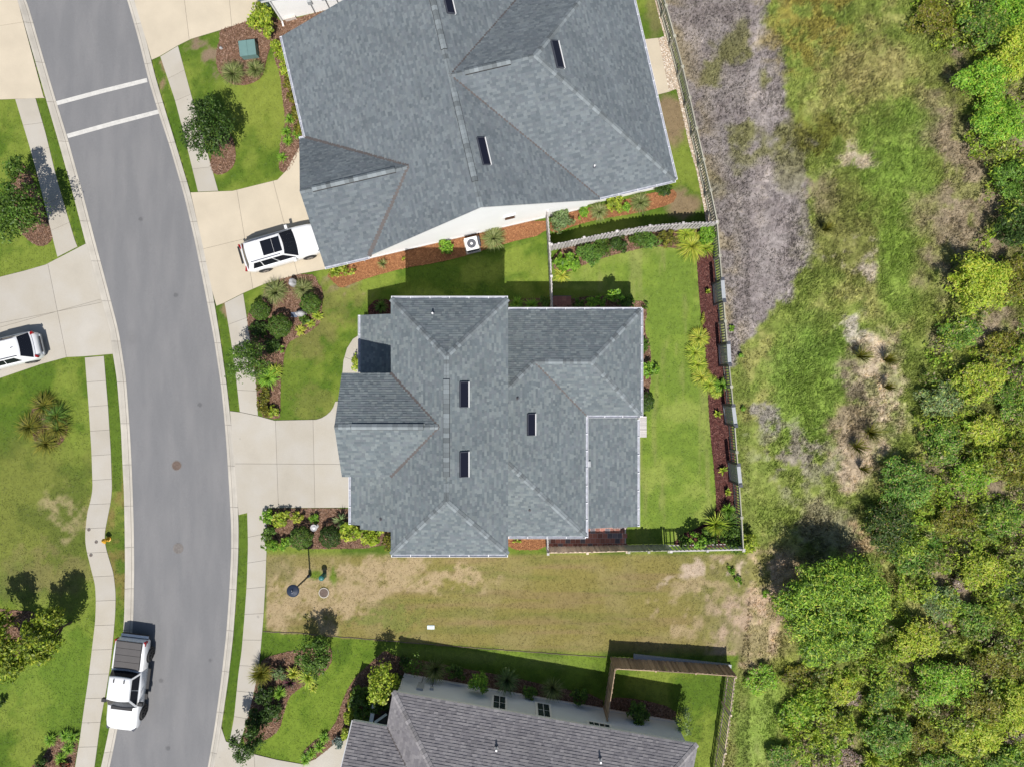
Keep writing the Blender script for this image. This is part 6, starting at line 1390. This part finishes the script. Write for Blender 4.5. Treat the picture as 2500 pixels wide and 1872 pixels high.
# wild shrubs and trees on the right --------------------------------------
wild = [
 (2030,1478,150,150,4.0,'big','large feathery bright green tree on the right with a round shadow above it','tree'),
 (2232,1352,62,42,2.2,'emerald','emerald green feathery shrub upper right of the large bright tree','shrub'),
 (2160,1285,62,58,3.0,'dark','dark green dense shrub directly above the emerald one','shrub'),
 (2205,1180,66,62,3.0,'emerald','blue green shrub below the sand patch on its right side','shrub'),
 (2300,1080,60,58,3.0,'mid','mid green shrub right of the lower sand patch','shrub'),
 (2290,980,62,50,2.8,'sage','grey green shrub on the right edge of the sand patch','shrub'),
 (2375,690,72,78,4.2,'lime','yellow green tree with a dark shadow at its upper left, right middle','tree'),
 (2430,300,75,82,4.0,'bright','bright green tree near the right edge below the upper thicket','tree'),
 (2400,195,60,52,3.4,'bright','bright green tree standing above the right edge tree with the yellow grass beside it','tree'),
 (2465,130,55,70,3.8,'lime','lime tree at the right edge close to the top corner','tree'),
 (2395,70,62,62,3.2,'mid','mid green shrub at the top of the thicket','shrub'),
 (2280,50,68,58,2.4,'olive','olive brown shrub at the left tip of the top thicket','shrub'),
 (2475,30,50,45,3.4,'bright','bright green crown in the top right corner','tree'),
 (2470,440,55,60,3.4,'mid','mid green tree at the right edge above the dark shaded gap','tree'),
 (2475,560,50,52,3.2,'dark','dark green tree at the right edge beside the yellow green tree','tree'),
 (2465,690,50,60,3.0,'olive','olive shrub at the right edge right of the yellow green tree','shrub'),
 (2350,810,55,45,2.0,'mid','mid green low shrub below the yellow green tree','shrub'),
 (2440,850,55,55,2.2,'olive','olive low shrub at the right edge, middle height','shrub'),
 (2385,930,58,52,2.2,'lime','lime low shrub right of the grey green shrub','shrub'),
 (2470,980,48,58,2.2,'mid','mid green low shrub on the right edge beside the lime one','shrub'),
 (2400,1050,55,50,2.2,'lime','yellow lime shrub right of the mid green shrub by the sand','shrub'),
 (2465,1130,52,55,2.4,'olive','olive shrub on the right edge in the lower half','shrub'),
 (2365,1165,60,52,2.4,'bright','bright shrub in the middle of the right thicket','shrub'),
 (2330,1270,58,48,2.2,'olive','olive shrub right of the dark green dense shrub','shrub'),
 (2440,1270,62,58,2.6,'mid','mid green shrub near the right edge above the brown gap','shrub'),
 (2395,1390,58,50,2.4,'lime','lime shrub right of the emerald feathery shrub','shrub'),
 (2290,1470,60,56,2.6,'sage','grey green shrub touching the right side of the large bright tree','shrub'),
 (2470,1430,45,60,2.6,'dark','dark shrub at the right edge below the brown gap','shrub'),
 (2380,1510,60,52,2.6,'mid','mid green shrub two crowns right of the large bright tree','shrub'),
 (2235,1560,60,50,2.6,'lime','lime shrub at the lower right foot of the large bright tree','shrub'),
 (2290,1665,68,60,3.0,'bright','bright rounded shrub with a dark shadow gap on its left','shrub'),
 (2440,1610,62,58,2.8,'olive','olive shrub near the right edge above the lime canopy','shrub'),
 (2385,1720,60,50,2.6,'olive','olive shrub right of the bright rounded shrub','shrub'),
 (2380,1800,75,55,3.2,'lime','wide lime canopy near the bottom right corner','tree'),
 (2475,1730,48,62,3.0,'lime','lime canopy cut by the right edge near the bottom','tree'),
 (2460,1850,58,40,2.8,'mid','mid green canopy in the bottom right corner','tree'),
 (2150,1690,46,52,2.2,'mid','dense mid green shrub left of the bright rounded shrub','shrub'),
 (2165,1790,55,52,2.4,'emerald','emerald shrub near the bottom edge below the dense mid green one','shrub'),
 (2260,1800,50,50,2.2,'olive','olive shrub between the emerald shrub and the wide lime canopy','shrub'),
 (2290,1868,55,32,2.2,'mid','mid green shrub cut by the bottom edge left of the corner canopy','shrub'),
 (2050,1690,52,42,1.6,'lime','lime low shrub below the large bright tree','shrub'),
 (1950,1650,52,40,1.4,'olive','olive yellow low shrub lower left of the large bright tree','shrub'),
 (2040,1760,46,36,1.4,'lime','lime low shrub above the fan palms','shrub'),
 (1950,1735,45,40,1.0,'bright','bright low shrub between the brown fence and the fan palms','shrub'),
 (1905,1845,50,38,1.8,'mid','dark shaded shrub at the bottom edge left of the fan palms','shrub'),
 (2012,1822,26,24,1.2,'bright','small bright shrub right below the left fan palm','shrub'),
 (1860,1655,38,34,1.0,'bright','bright low shrub just outside the brown fence corner','shrub'),
 (2352,1425,34,24,1.0,'dead','pinkish brown dead brush between lime shrubs, right of the emerald shrub','brush'),
 (2470,1795,26,22,1.6,'dead','pinkish dead brush in the bottom right corner','brush'),
 (2045,1850,60,26,.8,'dead','greyish purple dead brush between the fan palms at the bottom','brush'),
 (2075,1700,28,22,.8,'dead','small pinkish dead brush below the large bright tree','brush'),
 (2335,1245,24,30,1.0,'dead','brown dead brush left of the mid green shrub near the right edge','brush'),
 (2110,1420,30,36,1.4,'olive','olive shrub on the upper right shoulder of the large bright tree','shrub'),
]
for x, y, rx, ry_, h, pal, lab, cat in wild:
    big = rx > 100; wk = .92 + .4 * ((x * 3 + y * 11) % 10) / 10
    shrub(x, y, rx * (1.0 if big else wk), h * (1.0 if big else .42 + .4 * ((x * 7 + y * 3) % 10) / 10), pal, lab, ry=ry_ * (1.0 if big else wk * .92), cat=cat, group='wild shrubs and trees right of the fences', name={'tree': 'wild_tree', 'brush': 'dead_brush'}.get(cat, 'wild_shrub'), n=36000 if big else int(5200 * (rx * ry_ / 3300)), size=.10 if big else .085, lobes=34 if big else 14, lobs=.34 if big else .5, trunk=cat == 'tree', shell=.3, zc=.6 if big else .5, asp=.34, clus=42, gain=1.3 if big else {'dark': 1.0, 'emerald': 1.25, 'mid': 1.55, 'olive': 1.25, 'dead': 1.2, 'sage': 1.4}.get(pal, 1.45), flat=1.2)
for x, y, r, lab in ((1985,1790,30,'left fan palm near the bottom edge of the rough land'), (2128,1848,26,'middle fan palm at the bottom edge below the emerald shrub'), (2172,1852,24,'right fan palm at the bottom edge')):
    clump(x, y, r, 1.0, 'lime', lab, 34, .05, .7, 'fan palms in the rough land', 'palm', 'fan_palm')
for x, y, r in ((2100,870,20),(2165,878,17),(2090,1090,20),(2125,1055,24),(2165,945,12),(2105,1145,12),(2015,560,14)):
    clump(x, y, r * 1.2, 1.2, 'olive', {2100:'rush tuft left of the sand patch with long dark shadows',2165:'rush tuft in the middle of the pale sand patch' if y < 900 else 'small rush tuft in the centre right of the sand',2090:'rush tuft on the lower sand patch, left',2125:'rush tuft between the two sand patches',2105:'small rush tuft at the lower tip of the sand',2015:'rush tuft at the border of the grey dead grass'}[x], 90, .012, .95, 'rush tufts on the sand', 'grass clump', 'rush_tuft')
for x, y, w_ in ((1787,802,'right of the second trellis on grey dead grass'),(1815,998,'lower down outside the rear fence'),(1808,868,'outside the rear fence beside the second trellis'),(1785,1390,'on bare sand right of the dry lot'),(1800,1415,'on bare sand, largest of the two weeds'),(1870,1448,'left of the large bright tree')):
    shrub(x, y, 8 if y < 1300 else 13, .3, 'bright', 'small green weed %s' % w_, group='weeds outside the fences', cat='weed', name='weed', n=150)

# low thicket and meadow weeds as one mass ---------------------------------
n = 190000; qx = rng.uniform(1820, 2600, n); qy = rng.uniform(-60, 1950, n); X = qx / 38.; Y = qy / 38.
edge = np.interp(qy, [-60, 0, 150, 400, 600, 760, 900, 1150, 1250, 1400, 1560, 1650, 1872, 1950], [2210, 2230, 2350, 2410, 2370, 2330, 2270, 2190, 2130, 2200, 2180, 1950, 1930, 1900]) + (fbm(X / 2, Y / 2, 91) - .5) * 200
f = fbm(X / 1.0, Y / 1.0, 93); f = f - .08 * (fbm(X / 3.2, Y / 3.2, 97) > .6); ok = (qx > edge) & (f > .33)
qx, qy, f = qx[ok], qy[ok], f[ok]; n = len(qx); X = X[ok]; Y = Y[ok]
hgt = np.clip((f - .36) * 6, 0, 1.6) * rng.uniform(.45, 1, n)
c = np.stack([(qx - CX) / K, -(qy - CY) / K, hgt], 1)
palk = np.array([(.16,.29,.03), (.24,.36,.035), (.33,.40,.045), (.23,.28,.055), (.09,.16,.025), (.36,.31,.19)])
ci = np.clip((fbm(X / .9, Y / .9, 95) * 8 - 1.3 + rng.normal(0, .8, n)).astype(int), 0, 5)
nn = rng.normal(size=(n, 3)) * .7 + np.array([0, -.15, 1.0]); nn /= np.linalg.norm(nn, axis=1)[:, None]
t = rng.normal(size=(n, 3)) + np.array([.8, .5, 0]); t -= nn * (t * nn).sum(1)[:, None]; t /= np.linalg.norm(t, axis=1)[:, None]; b = np.cross(nn, t); s = .10 * rng.uniform(.6, 1.4, n)
V = np.stack([c - t * s[:, None], c - b * (s * .4)[:, None], c + t * s[:, None], c + b * (s * .4)[:, None]], 1).reshape(-1, 3)
C = np.repeat(palk[ci] * rng.uniform(.75, 1.55, (n, 1)), 4, 0)
o = link('thicket', mesh_np('thicket', V, np.arange(len(V)).reshape(-1, 4), M['leaf'], C)); tag(o, 'low tangled scrub filling the gaps between the wild shrubs on the right', 'thicket', kind='stuff')
